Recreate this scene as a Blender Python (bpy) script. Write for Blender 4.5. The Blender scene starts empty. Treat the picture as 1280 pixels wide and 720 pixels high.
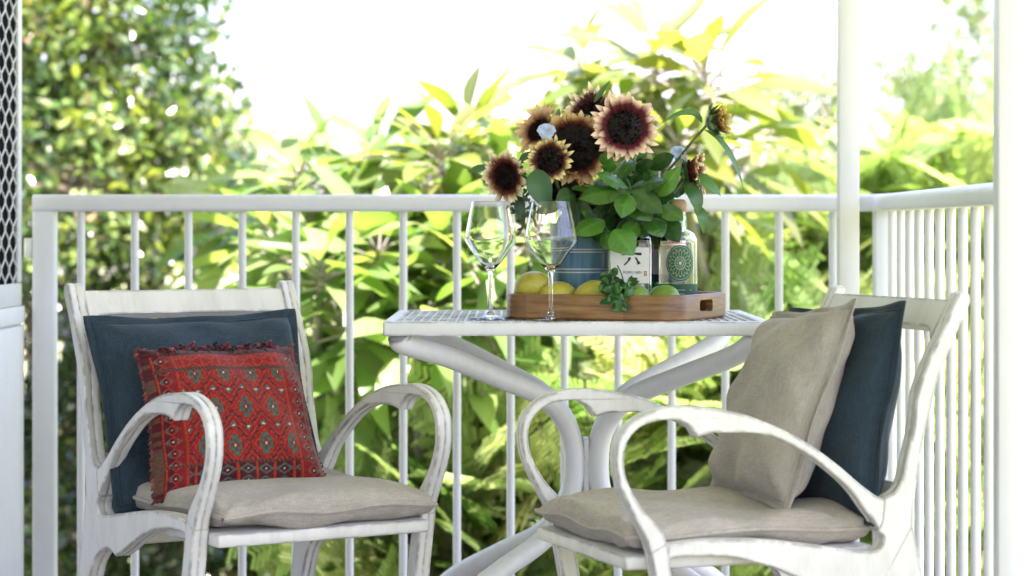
import bpy, bmesh, math, random
import numpy as np
from mathutils import Vector, Matrix
from mathutils.geometry import tessellate_polygon
PI = math.pi
rnd = random.Random(7)
rng = np.random.default_rng(11)
sc = bpy.context.scene
col = sc.collection
V = Vector
CAMZ = .91
FPX, CX, CY = 3040.0, 640.0, 285.0          # focal length and vanishing point, measured on the photograph


def at(px, py, Y):                            # where a thing seen at that spot stands, at distance Y
    return V(((px - CX) / FPX * Y, Y, CAMZ - (py - CY) / FPX * Y))


# ------------------------------------------------------------------ materials
def new_mat(name):
    m = bpy.data.materials.new(name); m.use_nodes = True
    nt = m.node_tree; b = nt.nodes['Principled BSDF']
    return m, nt, b


def N(nt, kind, **kw):
    n = nt.nodes.new(kind)
    for k, v in kw.items():
        if k in n.inputs: n.inputs[k].default_value = v
        else: setattr(n, k, v)
    return n


def ramp(nt, src, stops):
    r = nt.nodes.new('ShaderNodeValToRGB')
    els = r.color_ramp.elements
    while len(els) < len(stops): els.new(.5)
    for e, (p, c) in zip(els, stops):
        e.position = p; e.color = (*c, 1) if len(c) == 3 else c
    nt.links.new(src, r.inputs['Fac'])
    return r


def coords(nt, scale=(1, 1, 1), kind='Object'):
    tc = nt.nodes.new('ShaderNodeTexCoord'); mp = nt.nodes.new('ShaderNodeMapping')
    mp.inputs['Scale'].default_value = scale
    nt.links.new(tc.outputs[kind], mp.inputs['Vector'])
    return mp.outputs['Vector']


def noise(nt, vec, scale, detail=4, rough=.55):
    n = nt.nodes.new('ShaderNodeTexNoise')
    n.inputs['Scale'].default_value = scale; n.inputs['Detail'].default_value = detail
    n.inputs['Roughness'].default_value = rough
    nt.links.new(vec, n.inputs['Vector'])
    return n.outputs['Fac']


def bump(nt, b, h, strength=.3, dist=.002):
    bp = nt.nodes.new('ShaderNodeBump')
    bp.inputs['Strength'].default_value = strength; bp.inputs['Distance'].default_value = dist
    nt.links.new(h, bp.inputs['Height']); nt.links.new(bp.outputs['Normal'], b.inputs['Normal'])


def mixc(nt, fac, a, b_, blend='MIX'):
    m = nt.nodes.new('ShaderNodeMix'); m.data_type = 'RGBA'; m.blend_type = blend
    for sock, val in ((m.inputs[0], fac), (m.inputs[6], a), (m.inputs[7], b_)):
        if hasattr(val, 'links') or hasattr(val, 'is_linked'): nt.links.new(val, sock)
        elif isinstance(val, (int, float)): sock.default_value = val
        else: sock.default_value = (*val, 1)
    return m.outputs[2]


def paint(name, base, dirt=(.35, .33, .3), amount=.5, rough=.45, scale=9, wear=0.0):
    m, nt, b = new_mat(name)
    v = coords(nt)
    n1 = noise(nt, coords(nt, (1.0, 1.0, .28)), scale * 2.2, 8, .7)
    r1 = ramp(nt, n1, [(.44, (0, 0, 0)), (.68, (amount,) * 3)])
    c = mixc(nt, r1.outputs['Color'], base, dirt)
    n3 = noise(nt, v, 60, 3, .6)
    if wear > 0:
        n2 = noise(nt, v, 34, 8, .75)
        w1 = ramp(nt, n2, [(.655, (0, 0, 0)), (.70, (wear,) * 3)])
        g = nt.nodes.new('ShaderNodeNewGeometry')
        bv = nt.nodes.new('ShaderNodeBevel'); bv.samples = 4; bv.inputs['Radius'].default_value = .007
        dt = nt.nodes.new('ShaderNodeVectorMath'); dt.operation = 'DOT_PRODUCT'
        nt.links.new(bv.outputs[0], dt.inputs[0]); nt.links.new(g.outputs['Normal'], dt.inputs[1])
        p = ramp(nt, dt.outputs['Value'], [(.965, (1, 1, 1)), (.9985, (0, 0, 0))])
        n4 = noise(nt, v, 18, 5, .7)
        r4 = ramp(nt, n4, [(.40, (0, 0, 0)), (.56, (.9,) * 3)])
        e = mixc(nt, 1.0, p.outputs['Color'], r4.outputs['Color'], 'MULTIPLY')
        c = mixc(nt, w1.outputs['Color'], c, (.16, .15, .14))
        c = mixc(nt, e, c, (.13, .125, .12))
    nt.links.new(c, b.inputs['Base Color'])
    b.inputs['Roughness'].default_value = rough
    bump(nt, b, n3, .12, .001)
    return m


def cloth(name, a, b_, weave=420, rough=.9, bumpy=.5, slub=(1, 1)):
    m, nt, b = new_mat(name)
    v = coords(nt)
    n0 = noise(nt, v, 14, 5, .6)
    vx = coords(nt, (weave * .12 * slub[0], weave, weave)); vy = coords(nt, (weave, weave * .12 * slub[1], weave))
    nx = noise(nt, vx, 1, 2, .5); ny = noise(nt, vy, 1, 2, .5)
    mm = nt.nodes.new('ShaderNodeMath'); mm.operation = 'ADD'
    nt.links.new(nx, mm.inputs[0]); nt.links.new(ny, mm.inputs[1])
    half = nt.nodes.new('ShaderNodeMath'); half.operation = 'MULTIPLY'; half.inputs[1].default_value = .5
    nt.links.new(mm.outputs[0], half.inputs[0])
    r = ramp(nt, half.outputs[0], [(.35, (0, 0, 0)), (.65, (1, 1, 1))])
    c = mixc(nt, r.outputs['Color'], a, b_)
    r0 = ramp(nt, n0, [(.35, (.86,) * 3), (.7, (1.06,) * 3)])
    c = mixc(nt, 1.0, c, r0.outputs['Color'], 'MULTIPLY')
    nt.links.new(c, b.inputs['Base Color'])
    b.inputs['Roughness'].default_value = rough
    b.inputs['Sheen Weight'].default_value = .08
    bump(nt, b, half.outputs[0], bumpy, .0012)
    return m


def leaf_mat(name, trans=.42, rough=.42, spec=.5, tint=(1.9, 1.75, .5)):
    m, nt, b = new_mat(name)
    a = nt.nodes.new('ShaderNodeAttribute'); a.attribute_name = 'Col'
    nt.links.new(a.outputs['Color'], b.inputs['Base Color'])
    b.inputs['Roughness'].default_value = rough; b.inputs['Specular IOR Level'].default_value = spec
    t = nt.nodes.new('ShaderNodeBsdfTranslucent')
    tc = mixc(nt, 1.0, a.outputs['Color'], tint, 'MULTIPLY')
    nt.links.new(tc, t.inputs['Color'])
    mx = nt.nodes.new('ShaderNodeMixShader'); mx.inputs[0].default_value = trans
    nt.links.new(b.outputs[0], mx.inputs[1]); nt.links.new(t.outputs[0], mx.inputs[2])
    nt.links.new(mx.outputs[0], nt.nodes['Material Output'].inputs['Surface'])
    return m


def attr_mat(name, rough=.8, weave=0, spec=.3, sheen=0):
    m, nt, b = new_mat(name)
    a = nt.nodes.new('ShaderNodeAttribute'); a.attribute_name = 'Col'
    nt.links.new(a.outputs['Color'], b.inputs['Base Color'])
    b.inputs['Roughness'].default_value = rough; b.inputs['Specular IOR Level'].default_value = spec
    b.inputs['Sheen Weight'].default_value = sheen
    if weave:
        v = coords(nt)
        n = noise(nt, v, weave, 3, .7)
        bump(nt, b, n, .7, .002)
    return m


def glass(name, color=(1, 1, 1), rough=0.0, ior=1.46):
    m, nt, b = new_mat(name)
    b.inputs['Base Color'].default_value = (*color, 1)
    b.inputs['Transmission Weight'].default_value = 1; b.inputs['Roughness'].default_value = rough
    b.inputs['IOR'].default_value = ior
    return m


def plain(name, c, rough=.5, metal=0.0, nscale=0, namt=.2):
    m, nt, b = new_mat(name)
    b.inputs['Roughness'].default_value = rough; b.inputs['Metallic'].default_value = metal
    if nscale:
        n = noise(nt, coords(nt), nscale, 5, .6)
        r = ramp(nt, n, [(.3, tuple(x * (1 - namt) for x in c)), (.7, tuple(min(1, x * (1 + namt)) for x in c))])
        nt.links.new(r.outputs['Color'], b.inputs['Base Color'])
        bump(nt, b, n, .2, .001)
    else:
        b.inputs['Base Color'].default_value = (*c, 1)
    return m


def wood_mat():
    m, nt, b = new_mat('tray_wood')
    v = coords(nt, (5, 5, 60))
    n = noise(nt, v, 1.6, 8, .68)
    r = ramp(nt, n, [(.32, (.12, .054, .016)), (.5, (.27, .135, .043)), (.68, (.42, .235, .085))])
    # glued staves: every stave has its own tone
    tc = nt.nodes.new('ShaderNodeTexCoord'); sx = nt.nodes.new('ShaderNodeSeparateXYZ')
    nt.links.new(tc.outputs['Object'], sx.inputs[0])
    ad = nt.nodes.new('ShaderNodeMath'); ad.operation = 'MULTIPLY_ADD'; ad.inputs[1].default_value = 5.2; ad.inputs[2].default_value = .64
    nt.links.new(sx.outputs['X'], ad.inputs[0])
    fl = nt.nodes.new('ShaderNodeMath'); fl.operation = 'FLOOR'; nt.links.new(ad.outputs[0], fl.inputs[0])
    wn = nt.nodes.new('ShaderNodeTexWhiteNoise'); wn.noise_dimensions = '1D'; nt.links.new(fl.outputs[0], wn.inputs['W'])
    r2 = ramp(nt, wn.outputs['Value'], [(0, (.62, .58, .55)), (1, (1.15, 1.12, 1.1))])
    c = mixc(nt, 1.0, r.outputs['Color'], r2.outputs['Color'], 'MULTIPLY')
    nt.links.new(c, b.inputs['Base Color'])
    b.inputs['Roughness'].default_value = .38
    bump(nt, b, n, .25, .001)
    return m


M = {}
M['rail'] = paint('rail_white_paint', (.64, .645, .685), (.54, .535, .55), .22, .35, 14)
M['wall'] = paint('wall_white_paint', (.70, .71, .74), (.6, .6, .6), .3, .5, 14)
M['chair'] = paint('worn_white_chair_paint', (.67, .655, .635), (.38, .36, .335), .34, .42, 12, .35)
M['table'] = paint('table_white_paint', (.66, .66, .675), (.50, .49, .48), .25, .38, 30, .25)
M['linen'] = cloth('beige_linen', (.315, .276, .245), (.435, .389, .350))
M['taupe'] = cloth('taupe_slub_linen', (.29, .259, .232), (.39, .353, .32), 420, .9, .5, (.5, 1))
M['navy'] = cloth('navy_linen', (.0075, .021, .037), (.0185, .043, .067), 380)
M['kilim'] = attr_mat('kilim_weave', .92, 260, .2, .2)
M['wood'] = wood_mat()
M['leaf'] = leaf_mat('bouquet_leaf', .16, .36, .55, (1.7, 1.6, .4))
M['petal'] = leaf_mat('petal', .3, .6, .25, (1.2, 1.1, 1.0))
M['bigleaf'] = leaf_mat('frangipani_leaf', .47, .36, .7, (1.75, 1.85, .8))
M['fernleaf'] = leaf_mat('feather_leaf', .5, .45, .5, (1.55, 1.65, 1.05))
M['hedgeleaf'] = leaf_mat('hedge_leaf', .35, .25, .9, (1.6, 1.5, .6))
M['bark'] = plain('bark', (.20, .16, .12), .9, 0, 20, .35)
M['greybark'] = plain('frangipani_bark', (.30, .27, .23), .85, 0, 14, .25)
M['stem'] = plain('green_stem', (.075, .11, .035), .6, 0, 50, .3)
M['glass'] = glass('clear_glass', (1, 1, 1), 0, 1.45)
M['wine'] = glass('white_wine', (.97, .95, .70), 0, 1.34)
M['greenglass'] = glass('green_glass', (.12, .62, .16), 0, 1.45)
M['cork'] = plain('stopper_wood', (.42, .25, .14), .6, 0, 60, .25)
M['cap'] = plain('grey_metal_cap', (.30, .31, .33), .35, .8, 40, .2)
M['paper'] = plain('white_label_paper', (.74, .73, .70), .7, 0, 90, .04)
M['ink'] = plain('black_ink', (.012, .012, .013), .6)
M['redink'] = plain('red_ink', (.45, .035, .03), .6)
M['label'] = attr_mat('printed_label', .55)
M['mesh_dark'] = plain('dark_insect_screen', (.007, .007, .008), 1.0, 0, 200, .3); M['mesh_dark'].node_tree.nodes['Principled BSDF'].inputs['Specular IOR Level'].default_value = .05
M['grille'] = paint('grille_white_paint', (.6, .61, .63), (.45, .45, .45), .3, .4, 12)
M['metal'] = plain('galvanised_bracket', (.52, .53, .54), .5, .4, 30, .15)
M['deck'] = plain('deck_boards', (.27, .245, .22), .7, 0, 7, .25)
M['ceiling'] = paint('ceiling_paint', (.78, .78, .77), (.6, .6, .58), .2, .6, 3)
M['ground'] = plain('garden_soil_and_grass', (.17, .20, .075), .95, 0, 1.4, .4)


def citrus(name, a, b_):
    m, nt, b = new_mat(name)
    v = coords(nt)
    n = noise(nt, v, 26, 4, .6)
    r = ramp(nt, n, [(.35, a), (.68, b_)])
    nt.links.new(r.outputs['Color'], b.inputs['Base Color'])
    b.inputs['Roughness'].default_value = .38
    n2 = noise(nt, v, 330, 2, .5)
    bump(nt, b, n2, .35, .0012)
    return m


M['lemon'] = citrus('lemon_skin', (.40, .375, .04), (.58, .50, .06))
M['lime'] = citrus('lime_skin', (.10, .20, .02), (.19, .31, .035))


def pot_mat():
    m, nt, b = new_mat('blue_glaze')
    v = coords(nt, (90, 90, 3))
    n = noise(nt, v, 1, 4, .6)
    r = ramp(nt, n, [(.3, (.045, .12, .19)), (.55, (.095, .21, .30)), (.75, (.18, .33, .42))])
    nt.links.new(r.outputs['Color'], b.inputs['Base Color'])
    b.inputs['Roughness'].default_value = .4; b.inputs['Metallic'].default_value = .25
    return m


M['pot'] = pot_mat()
M['potstripe'] = plain('pale_stripe', (.55, .56, .53), .5, 0, 60, .1)


# ------------------------------------------------------------------ mesh helpers
class MB:
    def __init__(s): s.v = []; s.f = []; s.c = []

    def add(s, vs, fs, c=None):
        o = len(s.v)
        s.v += [tuple(p) for p in vs]; s.f += [tuple(i + o for i in f) for f in fs]
        if c is None: c = (1, 1, 1)
        if len(c) == len(vs) and hasattr(c[0], '__len__'): s.c += [tuple(x) for x in c]
        else: s.c += [tuple(c)] * len(vs)
        return s

    def box(s, x0, x1, y0, y1, z0, z1, bev=0.0):
        if bev <= 0:
            vs = [(x, y, z) for z in (z0, z1) for y in (y0, y1) for x in (x0, x1)]
            return s.add(vs, [(0, 2, 3, 1), (4, 5, 7, 6), (0, 1, 5, 4), (2, 6, 7, 3), (0, 4, 6, 2), (1, 3, 7, 5)])
        bm = bmesh.new(); bmesh.ops.create_cube(bm, size=1)
        for v in bm.verts:
            v.co = ((x0 + x1) / 2 + v.co.x * (x1 - x0), (y0 + y1) / 2 + v.co.y * (y1 - y0), (z0 + z1) / 2 + v.co.z * (z1 - z0))
        bmesh.ops.bevel(bm, geom=bm.edges[:], offset=bev, segments=2, affect='EDGES', profile=.5)
        bm.verts.index_update()
        s.add([v.co[:] for v in bm.verts], [[v.index for v in f.verts] for f in bm.faces]); bm.free()
        return s

    def tube(s, pts, r, n=10, c=None, caps=True, flat=None):
        pts = [V(p) for p in pts]
        rs = r if hasattr(r, '__len__') else [r] * len(pts)
        t0 = (pts[1] - pts[0]).normalized()
        up = V((0, 0, 1)) if abs(t0.z) < .9 else V((0, 1, 0))
        nrm = t0.cross(up).normalized()
        vs = []; prev = t0
        for i, p in enumerate(pts):
            t = (pts[min(i + 1, len(pts) - 1)] - pts[max(i - 1, 0)]).normalized()
            q = prev.rotation_difference(t); nrm = (q @ nrm); nrm = (nrm - t * nrm.dot(t)).normalized(); prev = t
            bn = t.cross(nrm)
            for k in range(n):
                a = 2 * PI * k / n
                vs.append(p + (nrm * math.cos(a) + bn * math.sin(a)) * rs[i])
        fs = []
        for i in range(len(pts) - 1):
            for k in range(n):
                fs.append((i * n + k, i * n + (k + 1) % n, (i + 1) * n + (k + 1) % n, (i + 1) * n + k))
        if caps:
            fs.append(tuple(range(n - 1, -1, -1))); fs.append(tuple((len(pts) - 1) * n + k for k in range(n)))
        return s.add(vs, fs, c)

    def lathe(s, prof, n=40, centre=(0, 0, 0), sq=None, c=None):
        vs = []; fs = []
        for r, z in prof:
            for k in range(n):
                a = 2 * PI * k / n
                ca, sa = math.cos(a), math.sin(a)
                rr = r
                if sq and r > sq[1]: rr = r * (1 / (abs(ca) ** sq[0] + abs(sa) ** sq[0]) ** (1 / sq[0]))
                vs.append((centre[0] + rr * ca, centre[1] + rr * sa, centre[2] + z))
        for i in range(len(prof) - 1):
            for k in range(n):
                fs.append((i * n + k, i * n + (k + 1) % n, (i + 1) * n + (k + 1) % n, (i + 1) * n + k))
        if prof[0][0] > 0: fs.append(tuple(range(n - 1, -1, -1)))
        if prof[-1][0] > 0: fs.append(tuple((len(prof) - 1) * n + k for k in range(n)))
        return s.add(vs, fs, c)

    def leaf(s, p0, p1, p2, width, nh, c, nl=8, fold=.25, tipc=None, wave=0.0, shape=None, vein=0.12, pucker=0.0):
        """a leaf along the curve p0-p1-p2, nh = way its upper side faces"""
        p0, p1, p2, nh = V(p0), V(p1), V(p2), V(nh)
        ph = rnd.random() * 6
        vs = []; cs = []
        sh = shape or (lambda t: math.sin(PI * t ** .85) ** .8)
        for i in range(nl + 1):
            t = i / nl
            p = p0 * (1 - t) ** 2 + p1 * 2 * t * (1 - t) + p2 * t * t
            d = ((p1 - p0) * (1 - t) + (p2 - p1) * t).normalized()
            sd = d.cross(nh)
            sd = sd.normalized() if sd.length > 1e-6 else V((1, 0, 0))
            nn = sd.cross(d).normalized()
            w = width * .5 * max(sh(t), .02)
            for k, a in enumerate((-1, -.5, 0, .5, 1) if not pucker else (-1, -.75, -.5, -.25, 0, .25, .5, .75, 1)):
                q = p + sd * w * a + nn * (abs(a) * w * fold + pucker * w * math.cos((t * 5.5 - abs(a) * 1.3) * 2 * PI) * (abs(a) * (1 - abs(a)) * 4) + wave * w * math.sin(ph + t * 11 + a * 2) * abs(a))
                vs.append(q)
                cc = c if tipc is None else tuple(x * (1 - t) + y * t for x, y in zip(c, tipc))
                g = 1 + (vein * (1 if a == 0 else 0) if not pucker else (vein if a == 0 else 0))
                cs.append(tuple(x * g for x in cc))
        fs = []
        W = 9 if pucker else 5
        for i in range(nl):
            for k in range(W - 1):
                fs.append((i * W + k, i * W + k + 1, (i + 1) * W + k + 1, (i + 1) * W + k))
        return s.add(vs, fs, cs)

    def build(s, name, mat, parent=None, smooth=True, colors=False, loc=None, recalc=True):
        me = bpy.data.meshes.new(name)
        me.from_pydata(s.v, [], s.f); me.update()
        if recalc:
            bm = bmesh.new(); bm.from_mesh(me); bmesh.ops.recalc_face_normals(bm, faces=bm.faces); bm.to_mesh(me); bm.free()
        if colors:
            at_ = me.color_attributes.new('Col', 'FLOAT_COLOR', 'POINT')
            arr = np.ones((len(s.v), 4), np.float32); arr[:, :3] = np.array(s.c, np.float32)
            at_.data.foreach_set('color', arr.ravel())
        return link(name, me, mat, parent, smooth, loc)


def link(name, me, mat, parent=None, smooth=True, loc=None):
    if smooth:
        me.polygons.foreach_set('use_smooth', np.ones(len(me.polygons), bool))
        try: me.set_sharp_from_angle(angle=math.radians(38))
        except Exception: pass
    me.materials.append(mat)
    o = bpy.data.objects.new(name, me); col.objects.link(o)
    if parent is not None: o.parent = parent
    if loc is not None: o.location = loc
    return o


def np_mesh(name, verts, quads, cols, mat, parent=None, smooth=True):
    me = bpy.data.meshes.new(name)
    nv, nf = len(verts), len(quads)
    me.vertices.add(nv); me.vertices.foreach_set('co', np.asarray(verts, np.float32).ravel())
    me.loops.add(nf * 4); me.loops.foreach_set('vertex_index', np.asarray(quads, np.int32).ravel())
    me.polygons.add(nf)
    me.polygons.foreach_set('loop_start', np.arange(0, nf * 4, 4, dtype=np.int32))
    me.update(calc_edges=True); me.validate()
    if cols is not None:
        a = me.color_attributes.new('Col', 'FLOAT_COLOR', 'POINT')
        arr = np.ones((nv, 4), np.float32); arr[:, :3] = cols
        a.data.foreach_set('color', arr.ravel())
    me.polygons.foreach_set('use_smooth', np.full(nf, smooth))
    me.materials.append(mat)
    o = bpy.data.objects.new(name, me); col.objects.link(o)
    if parent is not None: o.parent = parent
    return o


def tag(o, label=None, cat=None, group=None, kind=None):
    if label: o['label'] = label
    if cat: o['category'] = cat
    if group: o['group'] = group
    if kind: o['kind'] = kind
    return o


def thing(name, label, cat, loc=(0, 0, 0), rz=0, group=None):
    o = bpy.data.objects.new(name, None); col.objects.link(o)
    o.location = loc; o.rotation_euler = (0, 0, rz); o.empty_display_size = .1
    return tag(o, label, cat, group)


def copy_tree(o, parent=None):
    c = o.copy(); col.objects.link(c)
    if parent is not None: c.parent = parent
    for ch in [x for x in bpy.data.objects if x.parent == o]: copy_tree(ch, c)
    return c


def spline(pts, n=6, closed=False):
    """Catmull-Rom through 2-D or 3-D points"""
    P = [V((*p, 0)) if len(p) == 2 else V(p) for p in pts]; d = len(pts[0])
    out = []; L = len(P)
    segs = L if closed else L - 1
    for i in range(segs):
        a = P[(i - 1) % L] if closed or i > 0 else P[0] * 2 - P[1]
        b, c = P[i], P[(i + 1) % L]
        e = P[(i + 2) % L] if closed or i + 2 < L else P[-1] * 2 - P[-2]
        for k in range(n):
            t = k / n
            q = .5 * ((2 * b) + (c - a) * t + (2 * a - 5 * b + 4 * c - e) * t * t + (3 * b - a - 3 * c + e) * t ** 3)
            out.append(tuple(q[:d]))
    if not closed: out.append(tuple(P[-1][:d]))
    return out


def text_faces(s, size):
    cu = bpy.data.curves.new('txt', 'FONT'); cu.body = s; cu.size = size; cu.align_x = 'CENTER'; cu.align_y = 'CENTER'
    cu.resolution_u = 3
    o = bpy.data.objects.new('txt', cu); col.objects.link(o)
    dg = bpy.context.evaluated_depsgraph_get(); me = o.evaluated_get(dg).to_mesh()
    vs = [tuple(v.co) for v in me.vertices]; fs = [tuple(p.vertices) for p in me.polygons]
    o.evaluated_get(dg).to_mesh_clear(); bpy.data.objects.remove(o); bpy.data.curves.remove(cu)
    return vs, fs


# ================================================================== SETTING
GZ = -2.4
g = MB(); n = 48
for j in range(n + 1):
    for i in range(n + 1):
        a, b = i / n * 2 - 1, j / n * 2 - 1
        x = 200 * a * abs(a) ** 1.5; y = 200 * b * abs(b) ** 1.5
        g.v.append((x, y + 8, GZ + .08 * math.sin(x * 1.3) * math.cos(y * .9))); g.c.append((1, 1, 1))
for j in range(n):
    for i in range(n):
        g.f.append((j * (n + 1) + i, j * (n + 1) + i + 1, (j + 1) * (n + 1) + i + 1, (j + 1) * (n + 1) + i))
tag(g.build('ground', M['ground']), kind='structure')

d = MB()
for k in range(17):
    d.box(-1.06 + k * .12, -1.06 + k * .12 + .115, -2.2, 5.4, -.03, 0)
tag(d.build('deck_floor', M['deck'], smooth=False), kind='structure')

# the verandah roof overhead (out of frame, it shades the deck)
rf = thing('verandah_roof', 'white boarded verandah ceiling and eave above the balcony, plus an unseen extension added for garden shade', 'roof', (0, 0, 2.65))
MB().box(-6, 2.6, -2.4, 5.40, 0, .03).build('ceiling', M['ceiling'], rf, False)
MB().box(-6, 2.6, -2.4, 5.40, .031, .2).build('roof_deck', M['metal'], rf, False)
MB().box(-6, 2.62, 5.401, 5.43, -.12, .22).build('fascia', M['wall'], rf, False)

# unseen roof extension, added to throw shade on the low hedge at left
MB().box(-6, -.40, 5.432, 7.7, 0, .03).build('ceiling', M['ceiling'], rf, False)
MB().box(-6, -.40, 5.432, 7.7, .031, .2).build('roof_deck', M['metal'], rf, False)
MB().box(-6, -.39, 7.701, 7.73, -.12, .22).build('fascia', M['wall'], rf, False)

# house wall on the left with the screened opening
XW = -1.06
wl = thing('house_wall', 'white painted boarded house wall beside the balcony at the left edge', 'house wall', (XW, 0, 0))
w = MB()
w.box(-.12, -.004, -2.2, 4.05, -2.4, 2.65)
w.box(-.12, -.004, 4.05, 5.27, -2.4, .735)
w.box(-.12, -.004, 4.05, 5.27, 2.2, 2.65)
w.build('wall', M['wall'], wl, False)
MB().box(-.003, .006, 3.95, 5.262, .705, .742, .002).build('sill', M['wall'], wl)
MB().box(-.003, .004, 3.98, 5.262, -.02, .70, .002).build('panel', M['wall'], wl)

sd = thing('security_screen', 'white framed security screen with diamond grille over dark mesh at the left edge', 'window screen', (XW, 4.66, .742))
fr = MB(); y0, y1, z1 = -.60, .592, 1.44
fr.box(-.0065, .002, y0, y1, .001, .05, .003); fr.box(-.0065, .002, y0, y1, z1 - .05, z1, .003)
fr.box(-.0065, .002, y0, y0 + .036, .051, z1 - .051, .003); fr.box(-.0065, .002, y1 - .036, y1, .051, z1 - .051, .003)
fr.build('frame', M['grille'], sd)
MB().box(-.0105, -.0075, y0 + .02, y1 - .02, .02, z1 - .02).build('insect_screen', M['mesh_dark'], sd, False)
gr = MB(); cw, ch = .080, .058
ncol = int((y1 - y0 - .072) / (cw / 2))
for k in range(ncol):
    yb = y1 - .036 - .016 - k * cw / 2
    pts = []
    nz = int(1.34 / (ch / 2))
    for j in range(nz + 1):
        sgn = 1 if (j + k) % 2 else -1
        zc = .05 + j * ch / 2
        for e in (-.2, .2):
            pts.append((-.003, yb + sgn * (cw / 4 - .003), zc + e * ch / 2))
    gr.tube(pts, .0020, 5)
gr.build('diamond_grille', M['grille'], sd)

# ------------------------------------------------------------------ balcony railing: front run, bend, side run
RY, RX, RZ = 5.30, .81, .983
SL = .0201
rl = thing('balcony_railing', 'white balcony railing with round balusters behind the table, bending at the right corner', 'railing')


def sweep_rect(path, hw, z0, z1, bev, mb):
    prof = []
    for (cx, cz, a0) in ((hw - bev, z1 - bev, 0), (-hw + bev, z1 - bev, 90), (-hw + bev * .5, z0 + bev * .5, 180), (hw - bev * .5, z0 + bev * .5, 270)):
        bb = bev if a0 < 180 else bev * .5
        for k in range(5):
            a = math.radians(a0 + k * 22.5); prof.append((cx + bb * math.cos(a), cz + bb * math.sin(a)))
    vs = []; m = len(prof); P = [V(p) for p in path]
    for i, p in enumerate(P):
        t = (P[min(i + 1, len(P) - 1)] - P[max(i - 1, 0)]).normalized(); s = V((t.y, -t.x))
        for (a, z) in prof: q = p + s * a; vs.append((q.x, q.y, z))
    fs = [(i * m + k, i * m + (k + 1) % m, (i + 1) * m + (k + 1) % m, (i + 1) * m + k) for i in range(len(P) - 1) for k in range(m)]
    fs += [tuple(range(m - 1, -1, -1)), tuple((len(P) - 1) * m + k for k in range(m))]
    mb.add(vs, fs)


path = [(-1.041, RY), (.3, RY), (.70, RY)]
for k in range(1, 10):
    a = math.radians(90 - k * 9)
    path.append((.70 + .105 * math.cos(a), RY - .105 + .105 * math.sin(a)))
for yy in (5.1, 4.6, 4.1, 3.76): path.append((RX - SL * (RY - yy), yy))
tr = MB(); sweep_rect(path, .027, RZ - .037, RZ, .0155, tr); tr.build('top_rail', M['rail'], rl)
br = MB(); sweep_rect(path[:], .018, .085, .115, .006, br); br.build('bottom_rail', M['rail'], rl)
for (x, y) in ((-1.0175, RY), (RX - .004, RY - .04)):
    MB().box(x - .0235, x + .0235, y - .0235, y + .0235, 0, RZ - .036, .003).build('post', M['rail'], rl)
MB().box(-1.06, -1.042, RY - .02, RY + .004, .845, .888, .002).build('bracket', M['metal'], rl)
k = 0
for i in range(15):
    px = 101.5 + 67.1 * i
    if px > 1090: break
    p = at(px, 300, RY)
    MB().tube([(p.x, RY, .116), (p.x, RY, RZ - .0375)], .0088, 12).build('baluster', M['rail'], rl)
for i in range(11):
    yy = 5.165 - .13 * i
    xx = RX - SL * (RY - yy)
    MB().tube([(xx, yy, .116), (xx, yy, RZ - .0375)], .0088, 12).build('baluster', M['rail'], rl)

for (px, Y, lab) in ((1060, 5.16, 'slim white square verandah post standing just before the railing corner'),
                     (1262, 3.72, 'white square verandah post nearest the viewer at the right edge')):
    x = (px - CX) / FPX * Y
    t = thing('verandah_post', lab, 'post', (x, Y, 0), 0, 'verandah posts')
    MB().box(-.0215, .0215, -.0215, .0215, .012, 2.648, .003).build('post', M['rail'], t)
    MB().box(-.05, .05, -.05, .05, 0, .011, .002).build('base_plate', M['rail'], t)

# ================================================================== ARMCHAIRS
# side profile in the chair's own plane: u forward, w up (metres)
arm_out = [(.0845, .3995), (.093, .4238), (.108, .4522), (.1252, .4846), (.1381, .5166), (.143, .5447), (.1409, .5726), (.1294, .594), (.108, .6133),
           (.0779, .6250), (.0435, .6300), (.013, .6292), (-.0306, .6245), (-.0723, .6156), (-.1148, .6006), (-.1572, .5819), (-.2005, .5573),
           (-.2434, .5267), (-.2787, .4981), (-.3049, .4800), (-.3203, .4740)]
arm_in1 = [(-.3105, .4220), (-.3006, .4401), (-.2874, .4565), (-.2655, .4849), (-.2349, .5133), (-.1918, .544), (-.1572, .5645), (-.1148, .5812),
           (-.0862, .5862), (-.0571, .5876), (-.0219, .5869), (.0065, .5810)]
arm_in2 = [(.0065, .5810), (.0152, .5949), (.0283, .6052), (.0478, .6105), (.0758, .6085), (.0995, .6012), (.1167, .5876), (.1274, .5681), (.1294, .5443),
           (.1252, .5204), (.1145, .4962), (.0953, .4679), (.0758, .4472), (.063, .4325), (.0565, .4143)]
POLY = {}
POLY['armrest'] = spline(arm_out, 4) + [(-.335, .466), (-.335, .44)] + spline(arm_in1, 4)[:-1] + spline(arm_in2, 4)
post_in = [(-.3205, .4745), (-.3424, .484), (-.3554, .5053), (-.3641, .541), (-.3758, .5878), (-.3816, .639), (-.4005, .6887), (-.4284, .7421), (-.4519, .79), (-.4590, .8030)]
post_top = [(-.4590, .8030), (-.468, .8065), (-.4780, .8002), (-.4799, .7874)]
post_out = [(-.4799, .7874), (-.4615, .7547), (-.4379, .7046), (-.4193, .6634), (-.4049, .6099), (-.3976, .5832), (-.3890, .5479), (-.381, .5001), (-.375, .4553), (-.374, .425)]
POLY['back_post'] = spline(post_in, 4) + spline(post_top, 3)[1:] + spline(post_out, 4)[1:] + [(-.374, .415), (-.318, .415), (-.312, .4215), (-.3175, .44)]
rail_top = [(-.3105, .4215), (-.3195, .412), (-.318, .400), (-.3072, .3905), (-.2874, .3899), (-.2434, .3957), (-.1783, .4060), (-.1139, .4147), (-.031, .4190), (.013, .4180), (.0565, .4140)]
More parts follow.
